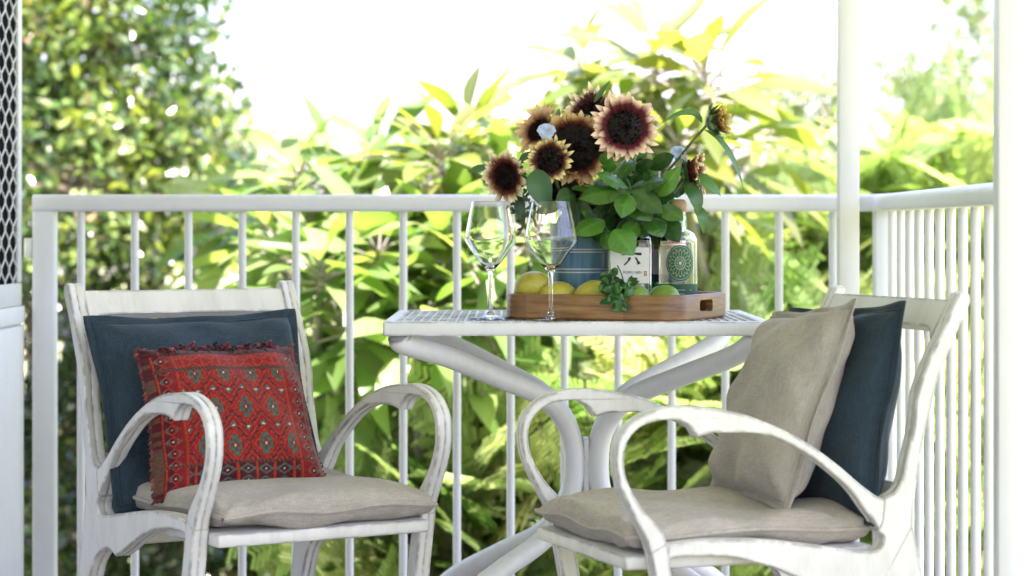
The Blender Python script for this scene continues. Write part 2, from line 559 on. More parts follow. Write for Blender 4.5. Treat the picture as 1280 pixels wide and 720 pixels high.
rail_low1 = [(.059, .3910), (.0238, .3950), (-.041, .3915), (-.0991, .3790), (-.15, .3600), (-.2019, .3355), (-.2396, .3210)]
rail_low2 = [(-.2396, .3210), (-.2549, .3270), (-.2728, .3315), (-.2963, .3270), (-.3105, .3210)]
POLY['side_rail'] = [(-.325, .4245)] + spline(rail_top, 4) + spline(rail_low1, 4) + spline(rail_low2, 3)[1:] + [(-.374, .4245)]
POLY['side_frame'] = spline(rail_top, 4)[::-1] + [(-.3170, .4400)] + spline(post_in, 4) + spline(post_top, 3)[1:] + spline(post_out, 4)[1:-1] + [(-.374, .4245)] + \
    spline(rail_low2, 3)[::-1] + spline(rail_low1, 4)[::-1][1:]
rear_f = [(-.3005, .3275), (-.3345, .3030), (-.355, .2726), (-.380, .205), (-.410, .11), (-.452, .0)]
rear_b = [(-.492, .0), (-.455, .11), (-.428, .20), (-.411, .265), (-.398, .32), (-.384, .38), (-.3745, .4240), (-.36, .42)]
POLY['rear_leg'] = spline(rear_f, 5) + spline(rear_b, 5)
POLY['front_leg'] = [(.0520, .3905), (.0570, .4180), (.0855, .4045)] + spline([(.0800, .375), (.066, .30), (.053, .19), (.049, .09), (.053, 0)], 5) + \
                    spline([(.022, 0), (.018, .09), (.022, .19), (.034, .30), (.052, .3800)], 5)


def offset_poly(P, d):
    n = len(P); out = []
    area = sum(P[i][0] * P[(i + 1) % n][1] - P[(i + 1) % n][0] * P[i][1] for i in range(n))
    s = 1 if area > 0 else -1
    for i in range(n):
        a, b, c = V(P[i - 1]), V(P[i]), V(P[(i + 1) % n])
        e1, e2 = (b - a), (c - b)
        n1 = V((-e1.y, e1.x)); n2 = V((-e2.y, e2.x))
        if n1.length < 1e-9: n1 = n2.copy()
        if n2.length < 1e-9: n2 = n1.copy()
        n1.normalize(); n2.normalize(); m = n1 + n2
        m = n1 if m.length < 1e-3 else m / max(m.length_squared * .5, .8)
        q = b + m * d * s
        out.append((q.x, q.y))
    return out


def plate(P, t, groove=True, bev=.0022):
    """solid plate from outline P; x = sideways, y = -u, z = w; eased edges and a fine centre groove"""
    Q = [P[0]]
    for p in P[1:]:
        if (V(p) - V(Q[-1])).length > .0012: Q.append(p)
    if (V(Q[0]) - V(Q[-1])).length < .0012: Q.pop()
    h = t / 2
    lay = [(-h, bev), (-h + bev, 0)] + ([(-.0022, 0), (0, .0016), (.0022, 0)] if groove else []) + [(h - bev, 0), (h, bev)]
    bm = bmesh.new(); rings = []
    for (x, ins) in lay:
        R = offset_poly(Q, ins) if ins else Q
        rings.append([bm.verts.new((x, -p[0], p[1])) for p in R])
    n = len(Q)
    for a, b in zip(rings, rings[1:]):
        for k in range(n): bm.faces.new((a[k], a[(k + 1) % n], b[(k + 1) % n], b[k]))
    for tri in tessellate_polygon([[V((p[0], p[1], 0)) for p in Q]]):
        for R in (rings[0], rings[-1]):
            try: bm.faces.new([R[i] for i in tri])
            except ValueError: pass
    bmesh.ops.recalc_face_normals(bm, faces=bm.faces)
    return bm


def bm_obj(bm, name, mat, parent=None, loc=None, smooth=True):
    me = bpy.data.meshes.new(name); bm.to_mesh(me); bm.free()
    return link(name, me, mat, parent, smooth, loc)


CW = .4457
LPOSE = (-.3819, 4.2868, .5725); RPOSE = (.2194, 4.045, -1.2381)


def make_chair():
    t = thing('armchair', 'x', 'chair')
    for s in (-1, 1):
        X = s * CW / 2
        bm_obj(plate(POLY['armrest'], .0288), 'armrest', M['chair'], t, (X, 0, 0))
        bm_obj(plate(POLY['side_frame'], .0300), 'side_frame', M['chair'], t, (X, 0, 0))
        bm_obj(plate(POLY['rear_leg'], .0292), 'leg', M['chair'], t, (X, 0, 0))
        bm_obj(plate(POLY['front_leg'], .0310), 'leg', M['chair'], t, (X, 0, 0))
    hw = CW / 2 - .0165
    MB().box(-hw, hw, -.116, .318, .372, .395, .005).build('seat', M['chair'], t)
    MB().box(-hw, hw, .270, .290, .335, .3715, .003).build('rear_rail', M['chair'], t)
    # crest rail: leaning plank whose lower edge drops into the posts in two small curves
    hw2 = CW / 2 - .0152
    top = [(-hw2, .058), (hw2, .058)]
    low = spline([(hw2, -.016), (hw2 - .018, .001), (hw2 - .045, .008), (0, .009), (-hw2 + .045, .008), (-hw2 + .018, .001), (-hw2, -.016)], 5)
    bm = bmesh.new(); P = top + low
    A = [bm.verts.new((p[0], -.011, p[1])) for p in P]; B = [bm.verts.new((p[0], .011, p[1])) for p in P]
    for k in range(len(P)): bm.faces.new((A[k], A[(k + 1) % len(P)], B[(k + 1) % len(P)], B[k]))
    cf = [bm.faces.new(A), bm.faces.new(B)]; bmesh.ops.recalc_face_normals(bm, faces=bm.faces)
    o = bm_obj(bm, 'crest_rail', M['chair'], t, (0, .438, .736)); o.rotation_euler = (-.50, 0, 0)
    o = MB().box(-hw2, hw2, -.009, .009, -.025, .025, .004).build('lower_back_rail', M['chair'], t, loc=(0, .362, .470)); o.rotation_euler = (-.18, 0, 0)
    return t


ch1 = make_chair()
ch2 = copy_tree(ch1)
for c, p, lab in ((ch1, LPOSE, 'worn white armchair with curved arms on the left, holding the red patterned pillow'),
                  (ch2, RPOSE, 'worn white armchair with curved arms on the right, holding the taupe pillow')):
    c.location = (p[0], p[1], 0); c.rotation_euler = (0, 0, p[2]); c['label'] = lab; c['group'] = 'pair of white armchairs'


def chair_m(p): return Matrix.Translation((p[0], p[1], 0)) @ Matrix.Rotation(p[2], 4, 'Z')


# ================================================================== CUSHIONS
def pillow(name, w, h, T, mat, flange=0.0, pinch=.05, nres=44, wr=.004, seed=0, colfn=None, power=.5, sharp=2.2, lump=0.0, bottom_flat=0.0, asym=(0, 0), parent=None):
    """soft pillow lying in local x (width) / y (height), bulging along z"""
    rr = random.Random(seed)
    waves = [(rr.uniform(3, 9), rr.uniform(3, 9), rr.uniform(0, 6), rr.uniform(.4, 1)) for _ in range(7)]
    lumps = [(rr.uniform(1, 2.4), rr.uniform(1, 2.4), rr.uniform(0, 6)) for _ in range(4)]
    F = flange; E = 1 + F
    ts = np.concatenate([np.linspace(-1, 1, nres)]) if F == 0 else np.concatenate([[-E, -1 - F * .5], np.linspace(-1.0, 1.0, nres), [1 + F * .5, E]])
    m = len(ts); verts = []; cols = []
    for side in (1, -1):
        for b in ts:
            for a in ts:
                ca, cb = max(-1, min(1, a)), max(-1, min(1, b))
                ea, eb = 1 - abs(ca) ** sharp, 1 - abs(cb) ** sharp
                hgt = (max(ea, 0) * max(eb, 0)) ** power
                z = T / 2 * hgt
                # sides drawn in between the corners
                x = a * w / 2 * (1 - pinch * (1 - cb * cb) * abs(ca) ** 3) * (1 + asym[0] * b)
                y = b * h / 2 * (1 - pinch * (1 - ca * ca) * abs(cb) ** 3) * (1 + asym[1] * a)
                q = hgt * (1 - hgt) * 4
                d = sum(A * math.sin(fx * a + fy * b * (1 if i % 2 else -1) + ph) for i, (fx, fy, ph, A) in enumerate(waves)) / 3
                z += wr * d * min(1, hgt * 3) * (.4 + q)
                z += lump * T * sum(math.sin(p * a * 2 + ph) * math.sin(q_ * b * 2 + ph * 2) for p, q_, ph in lumps) / 4 * hgt
                # gathers running in from the corners
                r = min(abs(abs(a) - 1), abs(abs(b) - 1)); cn = abs(a * b)
                z += wr * 1.1 * math.sin((a - b) * 22 * (1 if a * b > 0 else 0) + (a + b) * 22 * (1 if a * b < 0 else 0)) * max(0, cn - .45) * hgt ** .5
                zz = side * max(z, .0012)
                if side < 0 and bottom_flat: zz *= (1 - bottom_flat)
                # flange ripples
                if F:
                    over = max(abs(a), abs(b)) - 1
                    if over > 0: zz += .004 * math.sin(a * 7 + b * 5 + seed) * over / F
                else:
                    zz += .0035 * math.sin(a * 6 + b * 4.4 + seed) * max(abs(a), abs(b)) ** 6
                verts.append((x, y, zz))
                if colfn: cols.append(colfn((a + 1) / 2, (b + 1) / 2, side))
    quads = []
    for sdn in (0, 1):
        o = sdn * m * m
        for j in range(m - 1):
            for i in range(m - 1):
                q = (o + j * m + i, o + j * m + i + 1, o + (j + 1) * m + i + 1, o + (j + 1) * m + i)
                quads.append(q if sdn == 0 else q[::-1])
    edge = [i for i in range(m)] + [j * m + m - 1 for j in range(1, m)] + [(m - 1) * m + i for i in range(m - 2, -1, -1)] + [j * m for j in range(m - 2, 0, -1)]
    for k in range(len(edge)):
        a, b = edge[k], edge[(k + 1) % len(edge)]
        quads.append((a + m * m, b + m * m, b, a))
    o = np_mesh(name, verts, quads, np.array(cols) if colfn else None, mat, parent)
    if F:
        for s_i, sg in ((0, 1), (m * m, -1)):
            lo, hi = 2, m - 3
            loop = [(lo, i) for i in range(lo, hi + 1)] + [(j, hi) for j in range(lo + 1, hi + 1)] + [(hi, i) for i in range(hi - 1, lo - 1, -1)] + [(j, lo) for j in range(hi - 1, lo - 1, -1)]
            MB().tube([V(verts[s_i + j * m + i]) + V((0, 0, sg * .0012)) for j, i in loop], .0016, 5, caps=False).build('seam', mat, o)
    rim = [V(verts[e]) * .5 + V(verts[e + m * m]) * .5 for e in edge]
    return o, rim


def piping(rim, r, mat, parent, lift=0.0):
    P = [p + V((0, 0, lift)) for p in rim]; P.append(P[0])
    return MB().tube(P, r, 6, caps=False).build('piping', mat, parent)


def place(o, cm, pos, ax, ay):
    """pos in chair space (v, -u, w); ax, ay the pillow's own width and height directions there"""
    ax, ay = V(ax).normalized(), V(ay).normalized(); az = ax.cross(ay).normalized(); ay = az.cross(ax)
    m = Matrix((ax, ay, az)).transposed().to_4x4(); m.translation = V(pos)
    o.matrix_world = cm @ m


LM, RM = chair_m(LPOSE), chair_m(RPOSE)
for cm, lab, sdv in ((LM, 'beige linen seat cushion on the left armchair, under the red pillow', 3), (RM, 'beige linen seat cushion on the right armchair, under the taupe pillow', 8)):
    o, rim = pillow('seat_cushion', .415, .432, .064, M['linen'], 0, .014, 64, .009, sdv, power=.27, sharp=7, lump=.2, bottom_flat=.1)
    tag(o, lab, 'cushion', 'beige seat cushions')
    piping(rim, .0042, M['linen'], o)
    place(o, cm, (.006 if cm is LM else 0, .090 if cm is LM else .100, .4245), (1, 0, 0), (0, 1, .0))

o, rim = pillow('throw_pillow', .402, .350, .12, M['navy'], .075, .05, 50, .010, 21, sharp=2.6, lump=.08)
tag(o, 'navy linen pillow with flat flange edge behind the red pillow on the left armchair', 'pillow', 'navy pillows')
place(o, LM, (-.024, .305, .575), (1, -.02, .012), (0, .36, .93))
o, rim = pillow('throw_pillow', .395, .345, .12, M['navy'], .075, .05, 50, .010, 33, sharp=2.6, lump=.08)
tag(o, 'navy linen pillow with flat flange edge behind the taupe pillow on the right armchair', 'pillow', 'navy pillows')
place(o, RM, (.010, .335, .598), (1, .03, .055), (0, .20, .97))
o, rim = pillow('throw_pillow', .318, .330, .12, M['taupe'], .075, .05, 50, .010, 45, sharp=2.6, lump=.08, asym=(0, .05))
tag(o, 'taupe grey linen pillow with flange edge leaning in front of a navy one', 'pillow')
place(o, RM, (.005, .247, .612), (1, -.03, .04), (0, .36, .93))


def kilim(u, v, side):
    dk, mar, red, org, teal, cream, brown = (.016, .004, .006), (.070, .005, .011), (.215, .008, .010), (.29, .030, .010), (.050, .085, .070), (.45, .36, .26), (.10, .04, .022)
    if side < 0: return (.16, .05, .03)
    h = lambda a, b: (math.sin(a * 127.1 + b * 311.7) * 43758.5453) % 1
    thr = .75 + .5 * h(round(u * 110), round(v * 110))

    def mul(c): return tuple(x * thr for x in c)
    if v > .93: return mul(mar if h(round(u * 40), round(v * 40)) > .4 else dk)
    if u < .045 or u > .955: return mul(brown if h(round(v * 36), 1) > .45 else mar)
    if .795 < v < .825 or .175 < v < .195: return mul(brown if (u * 90 + v * 60) % 2 > .8 else mar)
    # side borders
    if u < .19 or u > .81:
        w = u if u < .19 else 1 - u
        if .165 < w < .18: return mul(org)
        if .15 < w < .157 or .182 < w: return mul(red)
        if .05 < w < .062: return mul(org)
        lx, ly = (w - .105) / .09, (v * 13) % 1 - .5
        if abs(lx) < .05 and abs(ly) < .06: return mul(cream)
        if (abs(abs(lx) - .28) < .07) and abs(ly) < .2: return mul(teal)
        if abs(abs(lx) + abs(ly) * 1.1 - .46) < .07: return mul(org)
        return mul(mar if w < .11 else (.17, .009, .012))
    if v > .825 or v < .175:
        f = (u * 9) % 1 - .5; g_ = ((v - .02) * 13) % 1 - .5
        if abs(abs(f) - .47) < .04: return mul(org)
        if abs(f) < .07 and abs(g_) < .08: return mul(cream if v < .2 else teal)
        if abs(abs(f) + abs(g_) - .38) < .09: return mul(teal if v < .175 else org)
        return mul(mar if v < .175 else red)
    # middle field: rows of stepped diamonds joined by zigzags
    U = (u - .19) / .62 * 3.6; W = (v - .195) / .60 * 2.5 + .10
    row = math.floor(W); fu = ((U + (.5 if row % 2 else 0)) % 1) - .5; fv = (W % 1) - .5
    d = abs(fu) + abs(fv)
    cx, cy = abs(fu) * 7.2, abs(fv) * 6.4
    incross = (cx < .75 and cy < 1.75) or (cx < 1.6 and cy < .85)
    inin = (cx < .3 and cy < 1.1) or (cx < 1.05 and cy < .32)
    if d < .44 and incross:
        if inin: return mul(cream if cx < .18 and cy < .2 else (.12, .03, .022))
        return mul(teal)
    if d < .33: return mul(red)
    if d < .40: return mul(org)
    if d < .46: return mul(red)
    if d < .52: return mul(org if (abs(fu) * 24) % 1 > .3 else red)
    if d < .66: return mul(mar if ((fu - fv * (1 if fu * fv > 0 else -1)) * 18) % 1 > .35 else (.24, .03, .035))
    if d < .72: return mul(org)
    e = abs(abs(fu) - .5) + abs(abs(fv) - .5)
    if e < .07: return mul(cream)
    return mul(red if e > .15 else teal)


o, rim = pillow('throw_pillow', .330, .292, .105, M['kilim'], 0, .06, 190, .005, 57, kilim, sharp=2.4, lump=.07, asym=(-.05, 0))
tag(o, 'red and orange woven pillow with diamond pattern and ragged top fringe', 'pillow')
PW = o
place(o, LM, (-.040, .180, .558), (1, -.03, -.005), (0, .42, .91))
fr = MB()
for i in range(95):
    tq = rnd.random(); a = -.12 + tq * .235
    x = a; y = .145 - rnd.random() * .012; z = .004 + rnd.random() * .012
    c = rnd.choice([(.12, .006, .014), (.06, .004, .010), (.2, .012, .02), (.015, .010, .012)])
    p = [V((x, y, z))]
    for q in range(4): p.append(p[-1] + V((rnd.uniform(-.006, .006), rnd.uniform(-.007, .004), rnd.uniform(-.004, .007))))
    fr.tube(p, [.0022, .003, .0032, .0026, .0012], 6, c)
for i in range(150):      # corded edge worked in short stitches
    e = rim[int(i / 150 * len(rim))]
    c = rnd.choice([(.13, .055, .03), (.14, .012, .02), (.08, .02, .015), (.25, .05, .03)])
    q = e + V((rnd.uniform(-.002, .002), rnd.uniform(-.002, .002), 0))
    fr.tube([q + V((-.003, -.002, -.003)), q + V((0, 0, .002)), q + V((.003, .002, .003))], [.0015, .003, .0015], 6, c)
fr.build('fringe', M['kilim'], PW, colors=True)

# ================================================================== TABLE
TX, TY, TZ = .119, 4.70, .741
tb = thing('table', 'white metal table with perforated top and bent tube pedestal between the armchairs', 'table', (TX, TY, 0))
hx, hy = .352, .31
t = MB()
z0, z1 = TZ - .026, TZ
bd = .022
t.box(-hx, hx, -hy, -hy + bd, z0, z1, .002); t.box(-hx, hx, hy - bd, hy, z0, z1, .002)
t.box(-hx, -hx + bd, -hy + bd + .0005, hy - bd - .0005, z0, z1, .002); t.box(hx - bd, hx, -hy + bd + .0005, hy - bd - .0005, z0, z1, .002)
t.build('frame', M['table'], tb)
l = MB()
x = -hx + bd + .012
i = 0
while x < hx - bd:
    l.box(x - .0024, x + .0024, -hy + bd, hy - bd, z1 - .0042, z1 - .0006); x += .0162; i += 1
y = -hy + bd + .006
while y < hy - bd:
    l.box(-hx + bd, hx - bd, y - .0016, y + .0016, z1 - .0050, z1 - .0018); y += .0088
l.box(-.02, .02, -hy + bd + .001, hy - bd - .001, z0 + .002, z0 + .006); l.box(-hx + bd + .001, hx - bd - .001, -.02, .02, z0 + .0065, z0 + .010)
l.build('perforated_top', M['table'], tb, False)
PXO = .024
for sx in (-1, 1):
    for sy in (-1, 1):
        ex, ey = sx * .325, sy * .285
        pts = [(ex - PXO * 1.0 + PXO, ey, z0 - .003), (ex * .97, ey * .97, z0 - .016), (PXO + sx * .26, sy * .222, .672), (PXO + sx * .165, sy * .135, .628), (PXO + sx * .088, sy * .066, .590),
               (PXO + sx * .045, sy * .034, .545), (PXO + sx * .0255, sy * .025, .49), (PXO + sx * .0255, sy * .025, .42),
               (PXO + sx * .045, sy * .034, .365), (PXO + sx * .088, sy * .066, .312), (PXO + sx * .165, sy * .135, .266), (PXO + sx * .27, sy * .235, .195), (PXO + sx * .325, sy * .285, .11), (PXO + sx * .345, sy * .305, .0)]
        sp = spline(pts, 7)
        MB().tube(sp, .0198, 16).build('leg', M['table'], tb)
MB().box(PXO - .006, PXO + .006, -.03, .03, .40, .505, .001).build('clamp_plate', M['table'], tb)
MB().box(PXO - .02, PXO + .02, -.0035, .0035, .405, .50, .001).build('clamp_bar', M['table'], tb)


# ================================================================== TRAY AND WHAT STANDS ON IT
TC = V((.1985, 4.586, 0)); TA = math.radians(-23.5)
ea, eb = V((math.cos(TA), math.sin(TA), 0)), V((-math.sin(TA), math.cos(TA), 0))


def tl(a, b, z): return TC + ea * a + eb * b + V((0, 0, z))


tray = thing('serving_tray', 'rounded wooden serving tray with cut-out handles on the white table', 'tray', (TC.x, TC.y, TZ), TA)
AX, AY, TH, WT = .177, .150, .047, .013


def rrect(hx, hy, r, n=9):
    P = []
    for (sx, sy, a0) in ((1, 1, 0), (-1, 1, 90), (-1, -1, 180), (1, -1, 270)):
        for k in range(n):
            a = math.radians(a0 + 90 * k / (n - 1)); P.append((sx * (hx - r) + r * math.cos(a), sy * (hy - r) + r * math.sin(a)))
    return P


def ring_wall():
    bm = bmesh.new()
    lay = [(.004, .000, 0), (.0, .004, 0), (0, TH - .004, 0), (.0015, TH - .001, 0), (.004, TH, 0)]
    inn = [(WT - .004, TH, 1), (WT - .0015, TH - .001, 1), (WT, TH - .004, 1), (WT, .006, 1), (WT, 0, 1)]
    R = []
    for ins, z, _ in lay + inn:
        P = rrect(AX - ins, AY - ins, max(.045 - ins, .01)); R.append([bm.verts.new((p[0], p[1], z)) for p in P])
    n = len(R[0])
    for a, b in zip(R, R[1:] + R[:1]):
        for k in range(n): bm.faces.new((a[k], a[(k + 1) % n], b[(k + 1) % n], b[k]))
    bmesh.ops.recalc_face_normals(bm, faces=bm.faces)
    return bm


wallo = bm_obj(ring_wall(), 'rim', M['wood'], tray)
cut = bmesh.new()
for s in (-1, 1):
    P = []
    for (cy, cz, a0) in ((.029, .028, 0), (-.029, .028, 90), (-.029, .022, 180), (.029, .022, 270)):
        for k in range(5):
            a = math.radians(a0 + 22.5 * k); P.append((cy + .008 * math.cos(a), cz + .008 * math.sin(a)))
    A = [cut.verts.new((s * AX - .04, p[0], p[1])) for p in P]; B = [cut.verts.new((s * AX + .04, p[0], p[1])) for p in P]
    for k in range(len(P)): cut.faces.new((A[k], A[(k + 1) % len(P)], B[(k + 1) % len(P)], B[k]))
    cut.faces.new(A); cut.faces.new(B)
bmesh.ops.recalc_face_normals(cut, faces=cut.faces)
cme = bpy.data.meshes.new('cutter'); cut.to_mesh(cme); cut.free()
cob = bpy.data.objects.new('cutter', cme); col.objects.link(cob); cob.parent = tray
md = wallo.modifiers.new('cut', 'BOOLEAN'); md.object = cob; md.operation = 'DIFFERENCE'; md.solver = 'EXACT'
bpy.context.view_layer.update()
dg = bpy.context.evaluated_depsgraph_get()
nm = bpy.data.meshes.new_from_object(wallo.evaluated_get(dg)); wallo.modifiers.clear(); wallo.data = nm
bpy.data.objects.remove(cob)
fm = MB(); P = rrect(AX - WT - .0005, AY - WT - .0005, .031)
vs = [(p[0], p[1], .003) for p in P] + [(p[0], p[1], .011) for p in P]; n = len(P)
fm.add(vs, [tuple(range(n - 1, -1, -1)), tuple(range(n, 2 * n))] + [(k, (k + 1) % n, n + (k + 1) % n, n + k) for k in range(n)])
fm.build('base', M['wood'], tray)
FZ = TZ + .0115


# citrus
def make_citrus(kind, lab, pos, L, R, mat, axis, nip):
    t = MB(); prof = []
    for k in range(25):
        a = PI * k / 24; z = -math.cos(a) * L; r = R * math.sin(a) ** .92
        if nip and k > 19: z += nip * ((k - 19) / 5) ** 2; r *= 1 - .16 * math.sin((k - 19) / 5 * PI)
        if k in (0, 24): r = 0
        prof.append((r, z))
    t.lathe(prof, 28)
    for i, v in enumerate(t.v):
        s = 1 + .018 * math.sin(v[0] * 90 + v[2] * 60 + L * 900) + .012 * math.sin(v[1] * 130)
        t.v[i] = tuple(c * s for c in v)
    o = t.build(kind, M[mat])
    o.rotation_euler = V(axis).to_track_quat('Z', 'Y').to_euler(); o.location = pos
    return tag(o, lab, kind, kind + 's on the tray')


make_citrus('lemon', 'yellow lemon at the left end of the tray, piled highest of the three lemons', tl(-.132, -.098, FZ + .0475), .034, .0295, 'lemon', (-.75, .35, -.25), .006)
make_citrus('lemon', 'yellow lemon in the tray directly behind the right wine glass stem', tl(-.078, -.103, FZ + .029), .036, .029, 'lemon', (1, .42, .05), .006)
make_citrus('lemon', 'yellow lemon in the tray in front of the blue striped pot, beside the mint', tl(-.012, -.100, FZ + .030), .036, .030, 'lemon', (.8, -.3, .3), .006)
make_citrus('lime', 'green lime in the tray in front of the gin bottle with the white label', tl(.073, -.101, FZ + .0265), .031, .0265, 'lime', (1, .2, .1), .003)
make_citrus('lime', 'green lime in the tray in front of the bottle with the round green label', tl(.118, -.066, FZ + .0265), .0305, .0265, 'lime', (1, -.5, .1), .003)

# striped pot
PP = tl(-.070, -.010, FZ)
pot = thing('flower_pot', 'blue grey metal pot with pale double stripes standing in the tray', 'pot', PP)
PH = .165
MB().lathe([(0, 0), (.050, 0), (.0525, .002), (.0588, PH - .002), (.0600, PH), (.0588, PH + .001), (.0568, PH - .002), (.051, .004), (0, .0035)], 48).build('pot', M['pot'], pot)
for zz in (.0745, .0805, .1125, .1175):
    r = .0525 + (.0588 - .0525) * zz / PH + .0004
    MB().lathe([(r - .001, zz - .0011), (r, zz - .001), (r, zz + .001), (r - .001, zz + .0011)], 48).build('stripe', M['potstripe'], pot)
MB().lathe([(0, PH - .012), (.0562, PH - .013)], 32).build('soil', plain('potting_soil', (.03, .022, .015), .95, 0, 80, .4), pot)


# bottles
def curved(vs, r, z0, yaw=0.0, lift=0.0):
    return [((r + lift) * math.sin(v[0] / r + yaw), -(r + lift) * math.cos(v[0] / r + yaw), z0 + v[1]) for v in vs]


def strip(r, a0, a1, z0, z1, n=24):
    vs = []; fs = []
    for i in range(n + 1):
        a = a0 + (a1 - a0) * i / n
        for z in (z0, z1): vs.append((r * math.sin(a), -r * math.cos(a), z))
    for i in range(n): fs.append((2 * i, 2 * i + 2, 2 * i + 3, 2 * i + 1))
    return vs, fs


# 1 square-shouldered gin bottle, white paper label with brush strokes
B1 = at(790, 300, 4.545)
gin = thing('gin_bottle', 'clear square gin bottle with white label and black brush strokes behind the mint', 'bottle', (B1.x, B1.y, FZ), math.radians(-6))
SQ = (5, .03)
MB().lathe([(0, .0005), (.036, .0005), (.0385, .004), (.0385, .128), (.0375, .137), (.033, .143), (.0145, .149), (.0135, .153), (.0135, .172), (.0115, .172), (.0115, .153), (.0300, .1405),
            (.0355, .135), (.0360, .128), (.0360, .014), (.033, .011), (0, .010)], 64, sq=SQ).build('glass_body', M['glass'], gin)
MB().lathe([(0, .1725), (.0150, .1725), (.0152, .174), (.0152, .196), (.0145, .1975), (0, .1975)], 28).build('cap', M['cap'], gin)
lb = MB(); yF = -.0392
lb.add([(-.0372, yF, .055), (.0345, yF, .055), (.0345, yF, .1215), (-.0372, yF, .1215)], [(0, 1, 2, 3)])
lo = lb.build('label', M['paper'], gin, False)
ink = MB()


def stroke(pts, w, z=.0006):
    P = spline(pts, 5); L = []; R_ = []
    for i, p in enumerate(P):
        a, b = V(P[max(i - 1, 0)]), V(P[min(i + 1, len(P) - 1)]); d = (b - a).normalized(); nn = V((-d.y, d.x))
        k = i / (len(P) - 1); ww = w[0] + (w[1] - w[0]) * k
        ww *= .85 + .15 * math.sin(k * 9)
        L.append(V(p) + nn * ww / 2); R_.append(V(p) - nn * ww / 2)
    m = len(P); vs = [(q.x, yF - z, q.y) for q in L + R_]
    ink.add(vs, [(i, i + 1, m + i + 1, m + i) for i in range(m - 1)])


stroke([(.004, .1190), (.0055, .1150)], (.0045, .003)); stroke([(-.017, .1085), (.004, .1100), (.020, .1092)], (.0042, .0052))
stroke([(-.0015, .1030), (-.005, .096), (-.0125, .0885)], (.0052, .0022)); stroke([(.0085, .1030), (.0125, .097), (.0155, .0905)], (.0026, .0062))
ink.build('brush_strokes', M['ink'], lo, False)
vs, fs = text_faces('ROKU GIN', .0072)
MB().add([(v[0] + .003, yF - .0006, v[1] + .0752) for v in vs], fs).build('lettering', M['ink'], lo, False)
MB().add([(.0245, yF - .0006, .0690), (.0295, yF - .0006, .0690), (.0295, yF - .0006, .0775), (.0245, yF - .0006, .0775)], [(0, 1, 2, 3)]).build('red_seal', M['redink'], lo, False)
sl_ = MB()
sl_.add([(.0265, yF - .0009, .0705), (.0275, yF - .0009, .0705), (.0275, yF - .0009, .076), (.0265, yF - .0009, .076)], [(0, 1, 2, 3)])
for zz in (.0718, .0742): sl_.add([(.0253, yF - .0010, zz), (.0287, yF - .0010, zz), (.0287, yF - .0010, zz + .0007), (.0253, yF - .0010, zz + .0007)], [(0, 1, 2, 3)])
sl_.build('seal_mark', M['paper'], lo, False)

# 2 round gin bottle with the green medallion
B2 = at(847.5, 300, 4.54)
g2 = thing('gin_bottle', 'clear round shouldered bottle with oval green medallion label and wooden stopper', 'bottle', (B2.x, B2.y, FZ), math.radians(-3))
r2 = .0362
MB().lathe([(0, .0005), (.033, .0005), (r2, .004), (r2, .128), (.0350, .138), (.0310, .1465), (.0240, .1515), (.0165, .1545), (.0140, .159), (.0135, .180), (.0150, .181), (.0150, .187), (.0118, .187),
            (.0112, .159), (.0150, .1525), (.0290, .1440), (.0330, .136), (.0340, .128), (.0340, .014), (.031, .011), (0, .010)], 56).build('glass_body', M['glass'], g2)
MB().lathe([(0, .1872), (.0150, .1872), (.0162, .190), (.0165, .203), (.0150, .2085), (.010, .211), (0, .2115)], 32).build('stopper', M['cork'], g2)


def medallion(a, b):
    r = math.hypot(a, b); th = math.atan2(b, a)
    gdk, pale = (.012, .085, .055), (.40, .46, .34)
    if r > 1: return gdk
    if .90 < r < .93: return pale
    if r < .13: return pale if r < .10 else gdk
    if abs(r - .20) < .035 and (th * 6 / PI) % 1 < .5: return pale
    for k, off in ((9, 0), (9, .5)):
        rr = .52 + .23 * math.sin(k * th + off * 2 * PI)
        if abs(r - rr) < .036: return (.30, .34, .17)
    if abs(r - .36) < .02 and (th * 12 / PI) % 1 < .4: return pale
    if abs(r - .82) < .018 and (th * 20 / PI) % 1 < .55: return (.25, .32, .2)
    return gdk


lm = MB(); na, nr = 120, 44; ma, mb_ = .0272, .0335; zc = .0925; yaw = .10
for j in range(nr + 1):
    for i in range(na):
        th = 2 * PI * i / na; r = j / nr
        a, b = r * math.cos(th), r * math.sin(th)
        q = curved([(a * ma, b * mb_)], r2, zc, yaw, .0006)[0]
        lm.v.append(q); lm.c.append(medallion(a, b))
for j in range(nr):
    for i in range(na): lm.f.append((j * na + i, j * na + (i + 1) % na, (j + 1) * na + (i + 1) % na, (j + 1) * na + i))
lm.build('medallion_label', M['label'], g2, colors=True)
s_ = MB(); s_.add(*strip(r2 + .0005, -1.35, 1.35, .010, .0535), c=(.012, .075, .05))
for (x0, x1, z) in ((-.002, .013, .042), (.0, .011, .0345), (.022, .026, .042)):
    vs = []
    for k in range(7):
        for zz in (z, z + .0011): vs += curved([(x0 + (x1 - x0) * k / 6, zz)], r2, 0, 0, .0010)
    s_.add(vs, [(2 * k, 2 * k + 2, 2 * k + 3, 2 * k + 1) for k in range(6)], (.34, .40, .30))
s_.build('band_label', M['label'], g2, colors=True)

